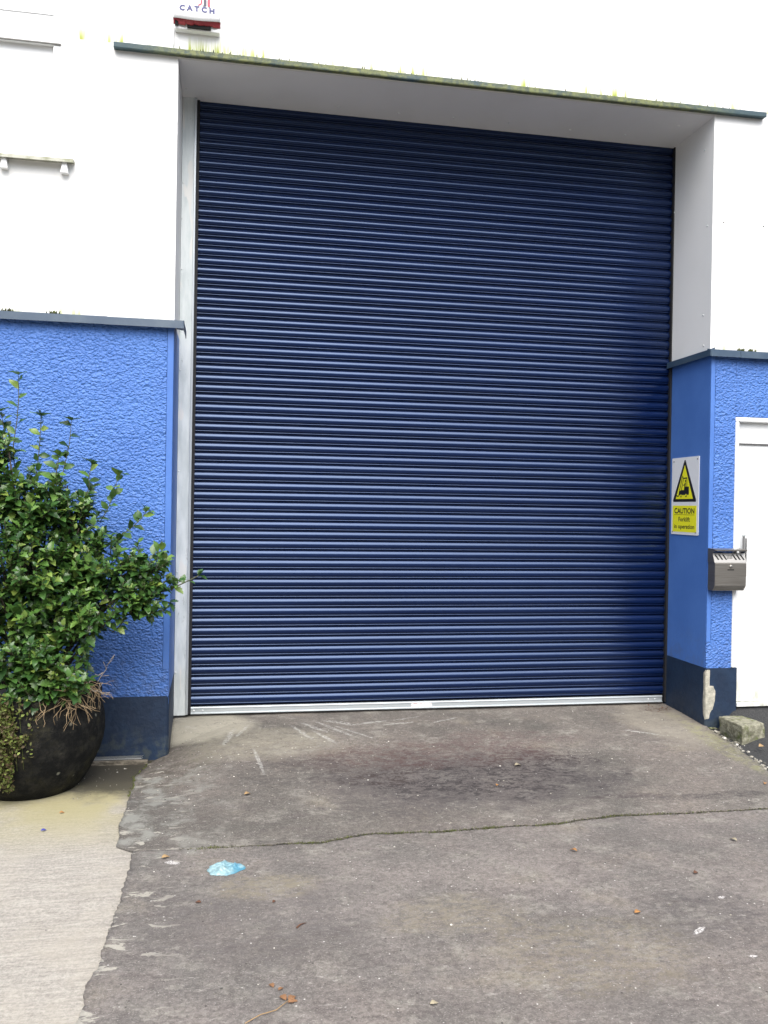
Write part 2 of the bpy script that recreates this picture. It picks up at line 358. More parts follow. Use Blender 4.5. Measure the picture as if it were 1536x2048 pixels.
def gapw(x): return .0005 + .011 * sst((x - .15) / .7) * (.5 + .8 * abs(fbm(x * 5, 4.4)))
def rightX(y): return interp(y, [(-12, 3.95), (-1.5, 3.80), (-.856, 3.66), (-.55, 3.70), (-.1, 3.722), (0, 3.73), (.01, W + .05), (.7, W + .05)]) + (.012 * fbm(y * 14, 7.7) if y < 0 else 0)
def slab_mesh(ny, ynear, yfar, top, nx=150):
    m = MB()
    def P(u, v, dz=0):
        y0 = lerp(ynear(u), yfar(u), v); x = lerp(edgeX(y0), rightX(y0), u)
        y = lerp(ynear(x), yfar(x), v) if callable(ynear) else y0
        return Vector((x, y, gz(x, y) + dz))
    m.grid(nx, ny, P)
    n = nx + 1; vs = m.v; base_n = len(vs)
    # skirt down all four sides so the slab has thickness
    loop = [i for i in range(n)] + [j * n + nx for j in range(1, ny + 1)] + [ny * n + i for i in range(nx - 1, -1, -1)] + [j * n for j in range(ny - 1, 0, -1)]
    low = [(vs[i][0], vs[i][1], vs[i][2] - .10) for i in loop]
    L = len(loop); m.v += low
    for k in range(L):
        m.f.append([loop[k], base_n + k, base_n + (k + 1) % L, loop[(k + 1) % L]]); m.sm.append(False)
    return m
ramp = slab_mesh(150, lambda x: crackY(x) + gapw(x), lambda x: .70, True)
struct(ramp.build('ramp', RAMPM), 'oil stained grey concrete ramp rising to the navy roller shutter', 'ramp')
yard = slab_mesh(260, lambda x: -3.6, lambda x: crackY(x) - gapw(x), False)
struct(yard.build('driveway', YARDM), 'worn grey brown concrete driveway in front of the mossy joint', 'driveway')
m = MB(); m.grid(40, 40, lambda u, v: Vector((lerp(-.6, 9, u), lerp(-14, -3.604, v), gz(2, lerp(-14, -3.6, v)) - .002)))
struct(m.build('driveway', YARDM), 'worn concrete driveway running back from the camera', 'driveway')
# left pale slab, just under the ramp level
m = MB()
def SP(u, v):
    x = lerp(-7, .08, u ** .5); y = lerp(-14, .02, v ** .6)
    return Vector((x, y, apron(x, y) - .004 + .0025 * fbm(x * 2, y * 2, 8)))
m.grid(60, 120, SP); struct(m.build('pavement', SLAB), 'pale brushed concrete pavement left of the driveway', 'pavement')
# asphalt lying lower to the right of the ramp, rising to the side door
m = MB()
def AP(u, v):
    x = lerp(3.60, 9, u ** 1.5); y = lerp(-5, .02, v ** .5)
    z = interp(y, [(-5, -.3), (-.9, -.20), (-.45, -.12), (-.15, -.03), (0, .075), (.03, .08)])
    if x < 3.95: z = min(z, lerp(-.10, z, sst((x - 3.76) / .22)))
    return Vector((x, y, z + .004 * fbm(x * 4, y * 4, 1)))
m.grid(70, 70, AP); struct(m.build('asphalt', ASPH), 'black asphalt beside the ramp by the white side door', 'asphalt')
m = MB(); m.grid(2, 2, lambda u, v: Vector((lerp(-300, 300, u), lerp(-300, 8, v), -.34))); struct(m.build('ground', ASPH), 'wide dark ground the yard lies on', 'ground')
# dirt filling the joints
m = MB(); m.grid(120, 2, lambda u, v: Vector((lerp(.15, 3.75, u), crackY(lerp(.15, 3.75, u)) + lerp(-.03, .03, v), gz(lerp(.15, 3.75, u), -1.4) - .014)))
tag(m.build('joint_soil', DIRT), 'dark soil filling the joint across the concrete', 'soil', kind='stuff')

# ------------------------------------------------------------------ building
B = thing('warehouse_building', 'white and blue rendered warehouse front with a recessed navy roller shutter', 'building', (0, 0, 0))
def cellwall(xs, zs, hole, y0, y1):
    m = MB(); nx, nz = len(xs) - 1, len(zs) - 1
    sol = lambda i, j: 0 <= i < nx and 0 <= j < nz and not hole((xs[i] + xs[i + 1]) / 2, (zs[j] + zs[j + 1]) / 2)
    for i in range(nx):
        for j in range(nz):
            if not sol(i, j): continue
            a, b, c, d = xs[i], xs[i + 1], zs[j], zs[j + 1]
            m.add([(a, y0, c), (b, y0, c), (b, y0, d), (a, y0, d)], [(0, 1, 2, 3)]); m.add([(a, y1, c), (b, y1, c), (b, y1, d), (a, y1, d)], [(3, 2, 1, 0)])
            if not sol(i - 1, j): m.add([(a, y0, c), (a, y1, c), (a, y1, d), (a, y0, d)], [(3, 2, 1, 0)])
            if not sol(i + 1, j): m.add([(b, y0, c), (b, y1, c), (b, y1, d), (b, y0, d)], [(0, 1, 2, 3)])
            if not sol(i, j - 1): m.add([(a, y0, c), (b, y0, c), (b, y1, c), (a, y1, c)], [(3, 2, 1, 0)])
            if not sol(i, j + 1): m.add([(a, y0, d), (b, y0, d), (b, y1, d), (a, y1, d)], [(0, 1, 2, 3)])
    return m
m = cellwall([-6, -1.9, -.70, 0, W, 9], [ZL, 3.58, 4.30, 5.35, 7.5], lambda x, z: (0 < x < W and z < 4.3) or (-1.9 < x < -.7 and 3.58 < z < 5.35), 0, .80)
m.build('wall', WHITE, B, fix=False)
# blue lower walls
MB().box(-6, -.002, .006, .80, .20, ZL - .001).box(-.002, 0, .006, .80, .20, ZL - .001).build('pillar', BLUE, B)
m = cellwall([W, 3.955, 4.90, 9], [.20, 2.135, ZL - .001], lambda x, z: 3.955 < x < 4.9 and z < 2.135, .006, .80); m.build('pillar', BLUE, B, fix=False)
def rough_panel(x0, x1, z0, z1, y, hole=None, step=.03):
    m = MB(); nx, nz = int((x1 - x0) / step), int((z1 - z0) / step)
    pts = {}
    def vid(i, j):
        if (i, j) not in pts:
            x = lerp(x0, x1, i / nx); z = lerp(z0, z1, j / nz)
            if i == nx or i == 0: x += .004 * fbm(z * 30, 3, x0)
            pts[(i, j)] = len(m.v); m.v.append((x, y + (.003 * fbm(x * 3, z * 3, 4) if 0 < i < nx else 0), z))
        return pts[(i, j)]
    for i in range(nx):
        for j in range(nz):
            x = lerp(x0, x1, (i + .5) / nx); z = lerp(z0, z1, (j + .5) / nz)
            if hole and hole(x, z): continue
            m.f.append([vid(i, j), vid(i + 1, j), vid(i + 1, j + 1), vid(i, j + 1)]); m.sm.append(True)
    # thin edges back to the wall
    for (xa, s) in ((x0, 0), (x1, 1)):
        k = [m.v[pts[(0 if s == 0 else nx, j)]] for j in range(nz + 1) if (0 if s == 0 else nx, j) in pts]
        for a, b in zip(k, k[1:]):
            m.add([a, b, (b[0], .01, b[2]), (a[0], .01, a[2])], [(0, 1, 2, 3) if s else (3, 2, 1, 0)])
    return m
rough_panel(-6, -.042, .235, ZL - .03, -.006).build('roughcast', ROUGH, B)
MB().box(-.040, -.0005, -.007, .004, .42, ZL - .03).build('corner_bead', BLUE, B, bevel=.003)
rough_panel(-.046, -.004, .245, .42, -.0055, step=.014).build('roughcast', ROUGH, B)
rough_panel(W + .036, 3.918, .362, ZL - .03, -.006, step=.02).build('roughcast', ROUGH, B)
rough_panel(3.919, 9, 2.165, ZL - .03, -.006, step=.03).build('roughcast', ROUGH, B)
rough_panel(4.93, 9, .362, 2.164, -.006, step=.03).build('roughcast', ROUGH, B)
MB().box(W + .0005, W + .034, -.007, .004, .55, ZL - .03).build('corner_bead', BLUE, B, bevel=.003)
rough_panel(W + .002, W + .036, .362, .55, -.0055, step=.012).build('roughcast', ROUGH, B)
# navy plinths with worn bottom edges
def plinth(pts_x, ztop, side_x, sgn, y_in, zt2):
    m = MB(); n = 60
    for i in range(n):
        a, b = lerp(pts_x[0], pts_x[1], i / n), lerp(pts_x[0], pts_x[1], (i + 1) / n)
        f = lambda x: -.012 + .002 * fbm(x * 6, 2)
        m.add([(a, f(a), -.4), (b, f(b), -.4), (b, f(b), ztop), (a, f(a), ztop)], [(0, 1, 2, 3)], True)
        m.add([(a, f(a), ztop), (b, f(b), ztop), (b, .2, ztop), (a, .2, ztop)], [(0, 1, 2, 3)])
    return m
m = MB().prism([(-6, -.009), (-.022, -.009), (-.010, -.006), (.0035, .012), (.0035, .74), (-6, .74)], lambda a, b, t: (a, b, -.4 + t), .4 + .252)
m.build('plinth', NAVYP, B)
m = MB().prism([(.0035, .02), (.0035, .74), (-.01, .74), (-.01, .02)], lambda a, b, t: (a, b, .2521 + t * (1 if b > .3 else .05)), .06); m.build('plinth', NAVYP, B)
m = MB().prism([(3.962, -.010), (W + .004, -.010), (W - .003, -.002), (W - .004, .74), (3.962, .74)], lambda a, b, t: (a, b, -.4 + t), .4 + .364); m.build('plinth', NAVYP, B)
def blob2d(n, fn): return [fn(2 * math.pi * i / n) for i in range(n)]
# broken corner showing bare cement
pt = [(W + .001, .352), (W + .030, .352), (W + .028, .24), (W + .058, .235), (W + .075, .20), (W + .072, .13), (W + .055, .07), (W + .035, .045), (W + .030, .005), (W + .001, .0)]
pt2 = []
for (a, b), (c, d) in zip(pt, pt[1:] + pt[:1]):
    for k in range(4):
        t = k / 4; pt2.append((lerp(a, c, t) + (.003 * fbm(a * 40 + k, b * 30) if a > W + .01 else 0), lerp(b, d, t) + .003 * fbm(b * 50, a * 9 + k)))
bp_ = MB().prism(pt2, lambda a, b, t: (a, -.0125 + t, b), .006)
bp_.prism([(-.012, .352), (.012, .33), (.010, .22), (.016, .12), (.008, .03), (-.012, .0)], lambda a, b, t: (W - .0052 + t, a, b), .004)
tag(bp_.build('bare_patch', CEM, B), 'pale bare cement where the navy paint broke off the corner')
# soffit, reveals
MB().box(0.001, W - .001, .002, .66, 4.293, 4.30).build('soffit', WHITES, B)
MB().box(W - .006, W + .001, .001, .62, ZL + .01, 4.2925).build('reveal_panel', WHITES, B)
sc = MB()
for x, y in ((.606, .411), (1.076, .429), (1.508, .436), (1.91, .419), (2.327, .417), (2.804, .43), (3.236, .421), (3.55, .2), (.03, .39)):
    MB().tube([(x, y, 4.294), (x, y, 4.288)], [.010, .007], 8).build('panel_screw', UPVC, B)
sc = MB()
for y, z in ((.07, 3.536), (.54, 3.79), (.55, 3.40), (.55, 3.13), (.55, 3.0), (.12, 4.1), (.1, 2.9), (.55, 2.75), (.09, 2.68)):
    MB().tube([(W - .005, y, z), (W - .011, y, z)], [.007, .005], 8).build('panel_screw', GALV, B)
sc = MB()
for x, z in ((4.114, 3.539), (3.80, 3.545)): MB().tube([(x, .001, z), (x, -.004, z)], [.006, .004], 8).build('wall_plug', DARK, B)
# canopy flashing over the opening
m = MB(); n = 160
prof = [(0.0, 4.345), (-.044, 4.334), (-.047, 4.330), (-.046, 4.304), (-.043, 4.298), (-.038, 4.300), (-.04, 4.3035), (0.0, 4.3035)]
def CP(u, v):
    x = lerp(-.39, 4.09, u); k = v * (len(prof) - 1); i = min(int(k), len(prof) - 2); a, b = prof[i], prof[i + 1]; t = k - i
    st = .004 if 3.35 < x else 0
    wv = .0025 * fbm(x * 1.5, 2) + .0012 * fbm(x * 12, 6)
    return Vector((x, lerp(a[0], b[0], t) * (1.04 if st else 1), lerp(a[1], b[1], t) + wv + st * .5))
m.grid(n, len(prof) - 1, CP, False); cv = m.v
for i in (0, n): m.f.append([j * (n + 1) + i for j in range(len(prof))]); m.sm.append(False)
m.build('canopy_flashing', CANOPY, B)
sc = MB()   # dark flecks and fixings on top of the flashing
for i in range(70):
    x = random.uniform(-.1, 4.0); h = random.choice([.006, .01, .018]); sc.tube([(x, -.042, 4.327), (x + random.uniform(-.006, .006), -.045, 4.331 + h)], [random.uniform(.002, .006), .002], 5)
tag(sc.build('moss_flecks', MOSS, B), 'tiny moss tufts along the top edge of the flashing', kind='stuff')
# ledge flashings
def flash(xa, xb, name='ledge_flashing', step=None):
    m = MB()
    pr = [(0, 2.640), (-.050, 2.627), (-.054, 2.579), (-.049, 2.579), (-.046, 2.615), (0, 2.628)]
    m.prism([(-.0, 0)] * 0 + pr, lambda a, b, t: (xa + t, a * (1.06 if step else 1), b - (0.002 if step else 0)), xb - xa); return m.build(name, LEDGE, B)
flash(-6, -.41); flash(-.42, .062, step=1)
m = MB()
m.prism([(-.056, 2.627), (.27, 2.622), (.27, 2.575), (.22, 2.58), (-.056, 2.577)], lambda a, b, t: (.058 + t, a, b), .004)
m.prism([(.001, 2.636), (.0585, 2.626), (.0585, 2.622), (.001, 2.632)], lambda a, b, t: (a, -.02 + t, b), .28)
m.build('ledge_flashing', LEDGE, B)
flash(W - .03, 3.93); flash(3.92, 9, step=1)
m = MB(); m.prism([(W + .0, 2.642), (W - .034, 2.628), (W - .037, 2.583), (W - .032, 2.583), (W - .030, 2.617), (W, 2.630)], lambda a, b, t: (a, -.050 + t, b), .61); m.build('ledge_flashing', LEDGE, B)
tf = MB()
for (cx, n_) in ((-.98, 16), (-.72, 14), (3.93, 14), (4.02, 10)):
    for i in range(n_): x = cx + random.gauss(0, .02); tf.tube([(x, -.03, 2.63), (x + random.uniform(-.008, .008), -.035, 2.638 + random.uniform(0, .012))], [random.uniform(.004, .009), .002], 5)
tag(tf.build('moss_tufts', MOSS, B), 'small moss clumps sitting on the ledge flashing', kind='stuff')

# window upper left
win = MB().box(-1.9, -.70, .05, .09, 3.59, 5.35).build('window', UPVC, B)
f = MB()
f.box(-1.9, -.70, .015, .049, 4.305, 4.375).box(-.755, -.7005, .014, .049, 3.6, 4.304).box(-.755, -.7005, .014, .049, 4.376, 5.35).box(-1.9, -.756, .043, .049, 4.50, 4.535)
f.build('window_frame', UPVC, win, bevel=.004)
SEAL = M('grey_seal', rough=.6, color=(.16, .16, .15)); MB().box(-1.9, -.71, .003, .0145, 4.302, 4.309).build('drip_strip', SEAL, win)
MB().box(-.7035, -.7002, .004, .013, 3.95, 5.3).build('recess_shade_line', M('painted_recess_shade', rough=.6, color=(.36, .36, .35)), win)  # grey strip painted as the dark shade line of the window recess
s = MB().prism([(.0, 3.585), (-.062, 3.578), (-.065, 3.556), (-.058, 3.556), (-.05, 3.565), (0, 3.57)], lambda a, b, t: (-2.0 + t, a, b), 1.385)
SILLM = M('weathered_sill', rough=.8); SILLM.set('Base Color', SILLM.mix(SILLM.mr(SILLM.noise(20, 5, .7), .4, .65), (.42, .42, .36), (.24, .25, .17)))
s.build('window_sill', SILLM, win)
k = MB()
for x in (-1.02, -.67): MB().prism([(x - .022, 3.500), (x + .022, 3.500), (x + .012, 3.562), (x - .012, 3.562)], lambda a, b, t: (a, -.045 + t, b), .045).build('sill_bracket', UPVC, win)

# side door on the right
dr = MB().box(3.955, 4.86, .012, .05, .115, 2.02).build('side_door', DOORP, B, bevel=.003)
tag(dr, 'plain white side door with dirty foot')
f = MB().box(3.917, 4.9, -.016, .06, 2.128, 2.160).box(3.917, 3.946, -.016, .06, .3655, 2.1275).box(4.871, 4.9, -.016, .06, .10, 2.1275)
f.build('door_frame', DOORP, dr, bevel=.008)
MB().box(3.947, 4.870, .03, .06, 1.985, 2.127).build('transom_panel', DOORP, dr)
MB().box(3.947, 4.870, -.002, .0115, 1.968, 1.976).build('transom_shadow_line', M('painted_shadow_line', rough=.6, color=(.09, .09, .09)), dr)  # dark strip painted as the shadow line below the transom panel
MB().box(3.963, 4.870, -.02, .03, .085, .112).build('door_sill', DOORP, dr, bevel=.003)

# ------------------------------------------------------------------ roller shutter
N = 62; Z0 = .052; P = (4.31 - Z0) / N
prof = [(0.000, .004), (-.0008, .0098), (-.003, .0126), (-.006, .0150), (-.010, .0176), (-.0145, .0200), (-.019, .0217), (-.024, .0228), (-.030, .0229), (-.038, .0214), (-.043, .0196), (-.0470, .0160), (-.0472, .0110), (-.0485, .0128), (-.0508, .0152), (-.0535, .0168), (-.0558, .0168), (-.0574, .0145), (-.0585, .005), (-.0640, .002), (-.0670, .002)]
sc_ = P / .0685
m = MB(); NX = 40
for s in range(N):
    zt = Z0 + P * (N - s); jy = random.gauss(0, .0004); tilt = random.gauss(0, .012); ph = random.random() * 50
    def SP2(u, v, zt=zt, jy=jy, tilt=tilt, ph=ph):
        k = v * (len(prof) - 1); i = min(int(round(k)), len(prof) - 1); dz, dy = prof[i]
        x = lerp(.118, 3.703, u); wob = .0009 * fbm(x * 1.1, ph, zt * .6, 2)
        return Vector((x, D + .012 - dy * 1.0 + jy + tilt * (dz + .03) + wob, zt + dz * sc_ + .0004 * fbm(x * 2, ph + 9, 0, 2)))
    m.grid(NX, len(prof) - 1, SP2)
sh = m.build('roller_shutter', NAVY, B, fix=False)
tag(sh, 'closed navy blue ribbed steel roller shutter')
MB().box(.05, 3.73, D + .024, D + .05, -.06, 4.35).build('dark_interior_sheet', BLACK, sh)  # black sheet standing in for the unlit interior, also in the gap under the bar
bar = MB().prism([(D - .014, .050), (D - .022, .047), (D - .024, .041), (D - .018, .038), (D - .018, .009), (D - .026, .005), (D - .026, -.0005), (D - .01, -.0005), (D - .01, .050)], lambda a, b, t: (.118 + t, a, b), 3.572).build('bottom_bar', ALU, sh)
sc = MB()
for x in (3.575, 3.63, .14, .2): MB().tube([(x, D - .0178, .024), (x, D - .0225, .024)], [.006, .004], 8).build('bolt', UPVC, sh)
STK = M('worn_paper_sticker', rough=.6); _n = STK.noise(1, 3, .7, STK.vmul((60, 1, 190)))
STK.set('Base Color', STK.mix(STK.mr(_n, .52, .6), (.8, .79, .78), (.62, .42, .42)))
MB().box(1.70, 1.855, D - .0188, D - .0182, .010, .0375).build('sticker', STK, sh)
g = MB().box(.003, .083, D - .052, D - .049, .0, 4.292)
g.build('guide_rail', GALV, sh)
m = MB().box(.0835, .0985, D - .062, D + .01, .005, 4.292); m.build('guide_flange', ALU, sh, bevel=.002)
MB().box(.0987, .1175, D - .028, D + .018, .002, 4.292).build('guide_seal', BLACK, sh)
MB().box(3.704, 3.7195, D - .030, D + .03, .0, 4.292).build('guide_seal', BLACK, sh)
sc = MB()
for z in (.3, 1.0, 1.7, 2.4, 3.1, 3.7): MB().tube([(.012, D - .052, z), (.012, D - .057, z)], [.006, .004], 8).build('bolt', GALV, sh)

# ------------------------------------------------------------------ text helper
def text_geo(txt, wd, ht, bold=0.0, sx=None):
    c = bpy.data.curves.new('txt', 'FONT'); c.body = txt; c.size = 1; c.offset = bold; c.resolution_u = 3
    o = bpy.data.objects.new('txt', c); COL.objects.link(o); bpy.context.view_layer.update()
    me = bpy.data.meshes.new_from_object(o.evaluated_get(bpy.context.evaluated_depsgraph_get()))
    bpy.data.objects.remove(o)
    xs = [v.co.x for v in me.vertices]; ys = [v.co.y for v in me.vertices]
    x0, x1, y0, y1 = min(xs), max(xs), min(ys), max(ys)
    vs = [((v.co.x - (x0 + x1) / 2) / (x1 - x0) * wd, (v.co.y - y0) / (y1 - y0) * ht) for v in me.vertices]
    fs = [tuple(p.vertices) for p in me.polygons]; bpy.data.meshes.remove(me); return vs, fs
def put_text(m, txt, wd, ht, fn, bold=0.0):
    vs, fs = text_geo(txt, wd, ht, bold); m.add([fn(a, b) for a, b in vs], fs)

# ------------------------------------------------------------------ caution sign on the right reveal
SG = thing('caution_sign', 'white caution sign with yellow forklift warning triangle on the blue reveal', 'sign', (W, .31, 1.30))
XS = W - .0012
sw, shh = .385, .58
def F(u, v, t=0): return Vector((XS - .003 - t, .505 - u * sw, 1.305 + v * shh))
sign_poly = [(.012, 0), (.988, 0), (1, .008), (1, .992), (.988, 1), (.012, 1), (0, .992), (0, .008)]
MB().prism(sign_poly, lambda a, b, t: F(a, b, t - .003), .004).build('board', SIGNW, SG)
def qx(x, y): return ((x - 170) / 620, (1925 - y) / 1765 - .012 * (1 - (x - 170) / 620) * 0)
tri = MB().prism([(.475, .965), (.505, .965), (.915, .445), (.90, .425), (.075, .425), (.06, .445)], lambda a, b, t: F(a, b, .001 + t), .0006); tri.build('triangle_border', SIGNK, SG)
MB().prism([(.488, .895), (.80, .462), (.165, .462)], lambda a, b, t: F(a, b, .0017 + t), .0005).build('triangle_field', SIGNY, SG)
fl = MB(); T0 = .0024
def bar2(p, q, wd):
    a, b = Vector(qx(*p)), Vector(qx(*q)); a = Vector((a.x * sw, a.y * shh)); b = Vector((b.x * sw, b.y * shh)); d = (b - a).normalized(); n_ = Vector((-d.y, d.x)) * wd / 2
    pts = [a + n_, b + n_, b - n_, a - n_]; fl.prism([(k.x / sw, k.y / shh) for k in pts], lambda u, v, t: F(u, v, T0 + t), .0004)
fl.prism([qx(*k) for k in ((338, 1020), (350, 955), (385, 905), (468, 905), (480, 828), (575, 832), (575, 1008), (550, 1015), (350, 1022))], lambda u, v, t: F(u, v, T0 + t), .0004)
bar2((430, 580), (350, 960), .008); bar2((452, 640), (402, 910), .007); bar2((442, 640), (530, 634), .009); bar2((526, 634), (528, 840), .008)
bar2((285, 1030), (335, 1050), .008); bar2((335, 1050), (352, 1000), .008); bar2((478, 895), (490, 740), .016); bar2((440, 800), (490, 780), .006); bar2((430, 590), (448, 640), .004)
fl.build('forklift_pictogram', SIGNK, SG)
def disc(cx, cy, rx, ry, dz, name, mt):
    c = qx(cx, cy); MB().prism([(c[0] + rx / sw * math.cos(i * math.pi / 8), c[1] + ry / shh * math.sin(i * math.pi / 8)) for i in range(16)], lambda u, v, t: F(u, v, T0 + dz + t), .0003).build(name, mt, SG)
for (cx, cy, r0) in ((398, 1030, .0135), (512, 1022, .0145)):
    disc(cx, cy, r0, r0, .0006, 'pictogram_wheel', SIGNK); disc(cx, cy, r0 * .62, r0 * .62, .0011, 'pictogram_hub', SIGNY)
disc(494, 700, .008, .010, .0006, 'pictogram_head', SIGNK)
MB().prism([(.055, .035), (.935, .035), (.935, .375), (.055, .375)], lambda a, b, t: F(a, b, .0011 + t), .0006).build('text_panel', SIGNY, SG)
tx = MB()
for (s_, v, wd, ht, bo) in (('CAUTION', .272, .74, .072, .028), ('Forklift', .170, .42, .060, .018), ('in operation', .062, .74, .068, .018)):
    put_text(tx, s_, wd, ht, lambda a, b, v=v: F(.495 + a, v + b, .0022), bo)
tx.prism([(.12, .256), (.87, .256), (.87, .260), (.12, .260)], lambda a, b, t: F(a, b, .0019 + t), .0003)
tx.build('lettering', SIGNK, SG)
sc = MB()
for (u, v) in ((.07, .955), (.94, .965), (.92, .035), (.06, .035)):
    p = F(u, v, .001); MB().tube([p, p + Vector((-.003, 0, 0))], [.006, .004], 8).build('screw', SCREW, SG)

# ------------------------------------------------------------------ alarm box
AB = thing('alarm_box', 'white burglar alarm box with red underside above the canopy', 'alarm box', (.115, 0, 4.49))
ax0, ax1 = -.034, .262
MB().box(ax0 + .012, ax1 - .006, -.05, -.001, 4.455, 4.84).build('back_plate', UPVC, AB, bevel=.006)
m = MB()
def AC(u, v):
    x = lerp(ax0, ax1, u); zb = 4.515 - .022 * math.sin(math.pi * (u * .8 + .12)); z = lerp(zb, 4.86, v)
    return Vector((x, -.098 + .10 * abs(u - .5) ** 3 * 1.6 + (.02 * (v - .9) * 4 if v > .9 else 0), z))
m.grid(20, 10, AC); n0 = len(m.v)
cov = m.build('cover', UPVC, AB, fix=False); md = cov.modifiers.new('thickness', 'SOLIDIFY'); md.thickness = .003; md.offset = -1
MB().box(ax0 + .001, ax0 + .005, -.080, -.045, 4.51, 4.84).build('side_panel', UPVC, AB); MB().box(ax1 - .005, ax1 - .001, -.080, -.045, 4.51, 4.84).build('side_panel', UPVC, AB)
m = MB()
def AL(u, v):
    x = lerp(ax0 + .004, ax1 - .004, u); zb = 4.515 - .022 * math.sin(math.pi * (u * .8 + .12))
    rag = (.016 + .010 * fbm(x * 22, 2)) if .26 < u < .84 else .026
    return Vector((x, -.088 + .10 * abs(u - .5) ** 3 * 1.6 + .02 * (1 - v), lerp(zb - rag, zb + .01, v)))
m.grid(60, 3, AL); ln = m.build('lens', REDLENS, AB, fix=False); md = ln.modifiers.new('thickness', 'SOLIDIFY'); md.thickness = .003; md.offset = -1
MB().box(.055, .20, -.066, -.052, 4.462, 4.50).build('dark_cavity', DARK, AB); MB().box(-.02, .0, -.066, -.052, 4.47, 4.50).build('dark_cavity', DARK, AB)
tx = MB()
YA = lambda x: -.0995 + .10 * abs((x - ax0) / (ax1 - ax0) - .5) ** 3 * 1.6
vs, fs = text_geo('C A T C H', .216, .036, .055)
tx.add([(.1145 + a, YA(.1145 + a) - .001, 4.546 + b) for a, b in vs], fs); tx.build('lettering', NAVYTXT, AB)
b_ = MB()
def slab2(pts, name, mt):
    MB().prism(pts, lambda a, b, t: (a, -.1003 + t, b), .0008).build(name, mt, AB)
slab2([(.136, 4.70), (.146, 4.70), (.146, 4.605), (.140, 4.591), (.122, 4.585), (.120, 4.590), (.136, 4.600)], 'logo_bar', REDINK)
slab2([(.155, 4.70), (.172, 4.70), (.172, 4.588), (.148, 4.584), (.155, 4.592)], 'logo_bar', DARKINK)
slab2([(.178, 4.70), (.194, 4.70), (.194, 4.584), (.178, 4.588)], 'logo_bar', REDINK)
cb = MB().tube([(-.028, -.006, 4.50), (-.030, -.008, 4.45), (-.028, -.006, 4.40), (-.030, -.006, 4.36)], .0035, 6); cb.build('cable', UPVC, AB)

# ------------------------------------------------------------------ ashtray bin
x0, x1, z0, z1, yf = 3.715, 3.962, .925, 1.220, -.105
BN = thing('cigarette_bin', 'small wall mounted stainless steel cigarette bin with stub slots', 'ashtray bin', (3.87, 0, .93))
body = [(-.016, z0), (yf + .028, z0), (yf, z0 + .040), (yf, z1 - .095), (yf + .022, z1 - .092), (yf + .012, z1 - .020), (-.016, z1)]
m = MB().prism([(-.016, z0), (yf + .026, z0), (yf + .001, z0 + .034), (yf + .001, z1 - .097), (-.016, z1 - .097)], lambda a, b, t: (x0 + .003 + t, a, b), x1 - x0 - .006); m.build('body', STEEL, BN, bevel=.002)
MB().box(x0 + .004, x1 - .004, yf - .002, yf + .0005, z0 + .036, z1 - .10).build('door', STEEL, BN, bevel=.0015)
# hood: side cheeks + sloping slotted face + top
h = MB()
for xa in (x0, x1 - .003): h.prism([(-.016, z1 - .0965), (yf + .002, z1 - .0965), (yf + .030, z1 - .032), (yf - .006, z1 - .012), (yf - .006, z1 - .004), (-.016, z1)], lambda a, b, t, xa=xa: (xa + t, a, b), .003)
h.prism([(yf - .010, z1 - .014), (yf - .010, z1 - .004), (-.016, z1 + .001), (-.016, z1 - .006)], lambda a, b, t: (x0 + .0031 + t, a, b), x1 - x0 - .0062)
h.build('hood', STEEL, BN)
sl = MB().prism([(yf + .002, z1 - .096), (yf + .030, z1 - .030), (yf + .034, z1 - .032), (yf + .006, z1 - .098)], lambda a, b, t: (x0 + .0035 + t, a, b), x1 - x0 - .007); 
STEELB = M('bright_stainless_steel', rough=.4, metal=.6, color=(.34, .33, .31)); sl.build('slot_plate', STEELB, BN)
ds = MB()
def onslope(x, v): return Vector((x, lerp(yf + .0015, yf + .0295, v) - .0012, lerp(z1 - .096, z1 - .030, v)))
for xc in (-.098, -.068, -.038, .038, .068, .098):
    c = 3.8385 + xc; sk = .010
    ds.add([onslope(c - .006 + sk, .30), onslope(c + .006 + sk, .30), onslope(c + .006 - sk, .85), onslope(c - .006 - sk, .85)], [(0, 1, 2, 3)])
for i in range(4):
    for j in range(3): c = 3.8385 - .0165 + i * .011; ds.add([onslope(c - .003, .42 + j * .14), onslope(c + .003, .42 + j * .14), onslope(c + .003, .5 + j * .14), onslope(c - .003, .5 + j * .14)], [(0, 1, 2, 3)])
ds.build('stub_slot', DARK, BN)
lk = MB().tube([(3.838, yf - .001, z1 - .122), (3.838, yf - .009, z1 - .122)], [.011, .010], 14); lk.build('lock', STEELB, BN)
MB().box(3.813, 3.863, yf - .0032, yf - .0018, z1 - .150, z1 - .143).box(3.8365, 3.8395, yf - .0098, yf - .0091, z1 - .127, z1 - .117).build('finger_slot', DARK, BN)
# hasp on the door edge
HSP = M('dull_zinc', rough=.5, metal=.4, color=(.18, .18, .18))
HP = thing('door_hasp', 'grey steel hasp bar on the white side door above the bin', 'hasp', (3.99, 0, 1.2))
MB().tube([(3.990, -.016, 1.318), (3.990, -.026, 1.318)], .014, 14).build('pivot', GALV, HP)
MB().box(3.981, 3.999, -.024, -.018, 1.02, 1.318).build('bar', HSP, HP, bevel=.002); MB().box(4.003, 4.010, -.032, -.018, 1.02, 1.295).build('bar', HSP, HP, bevel=.002)

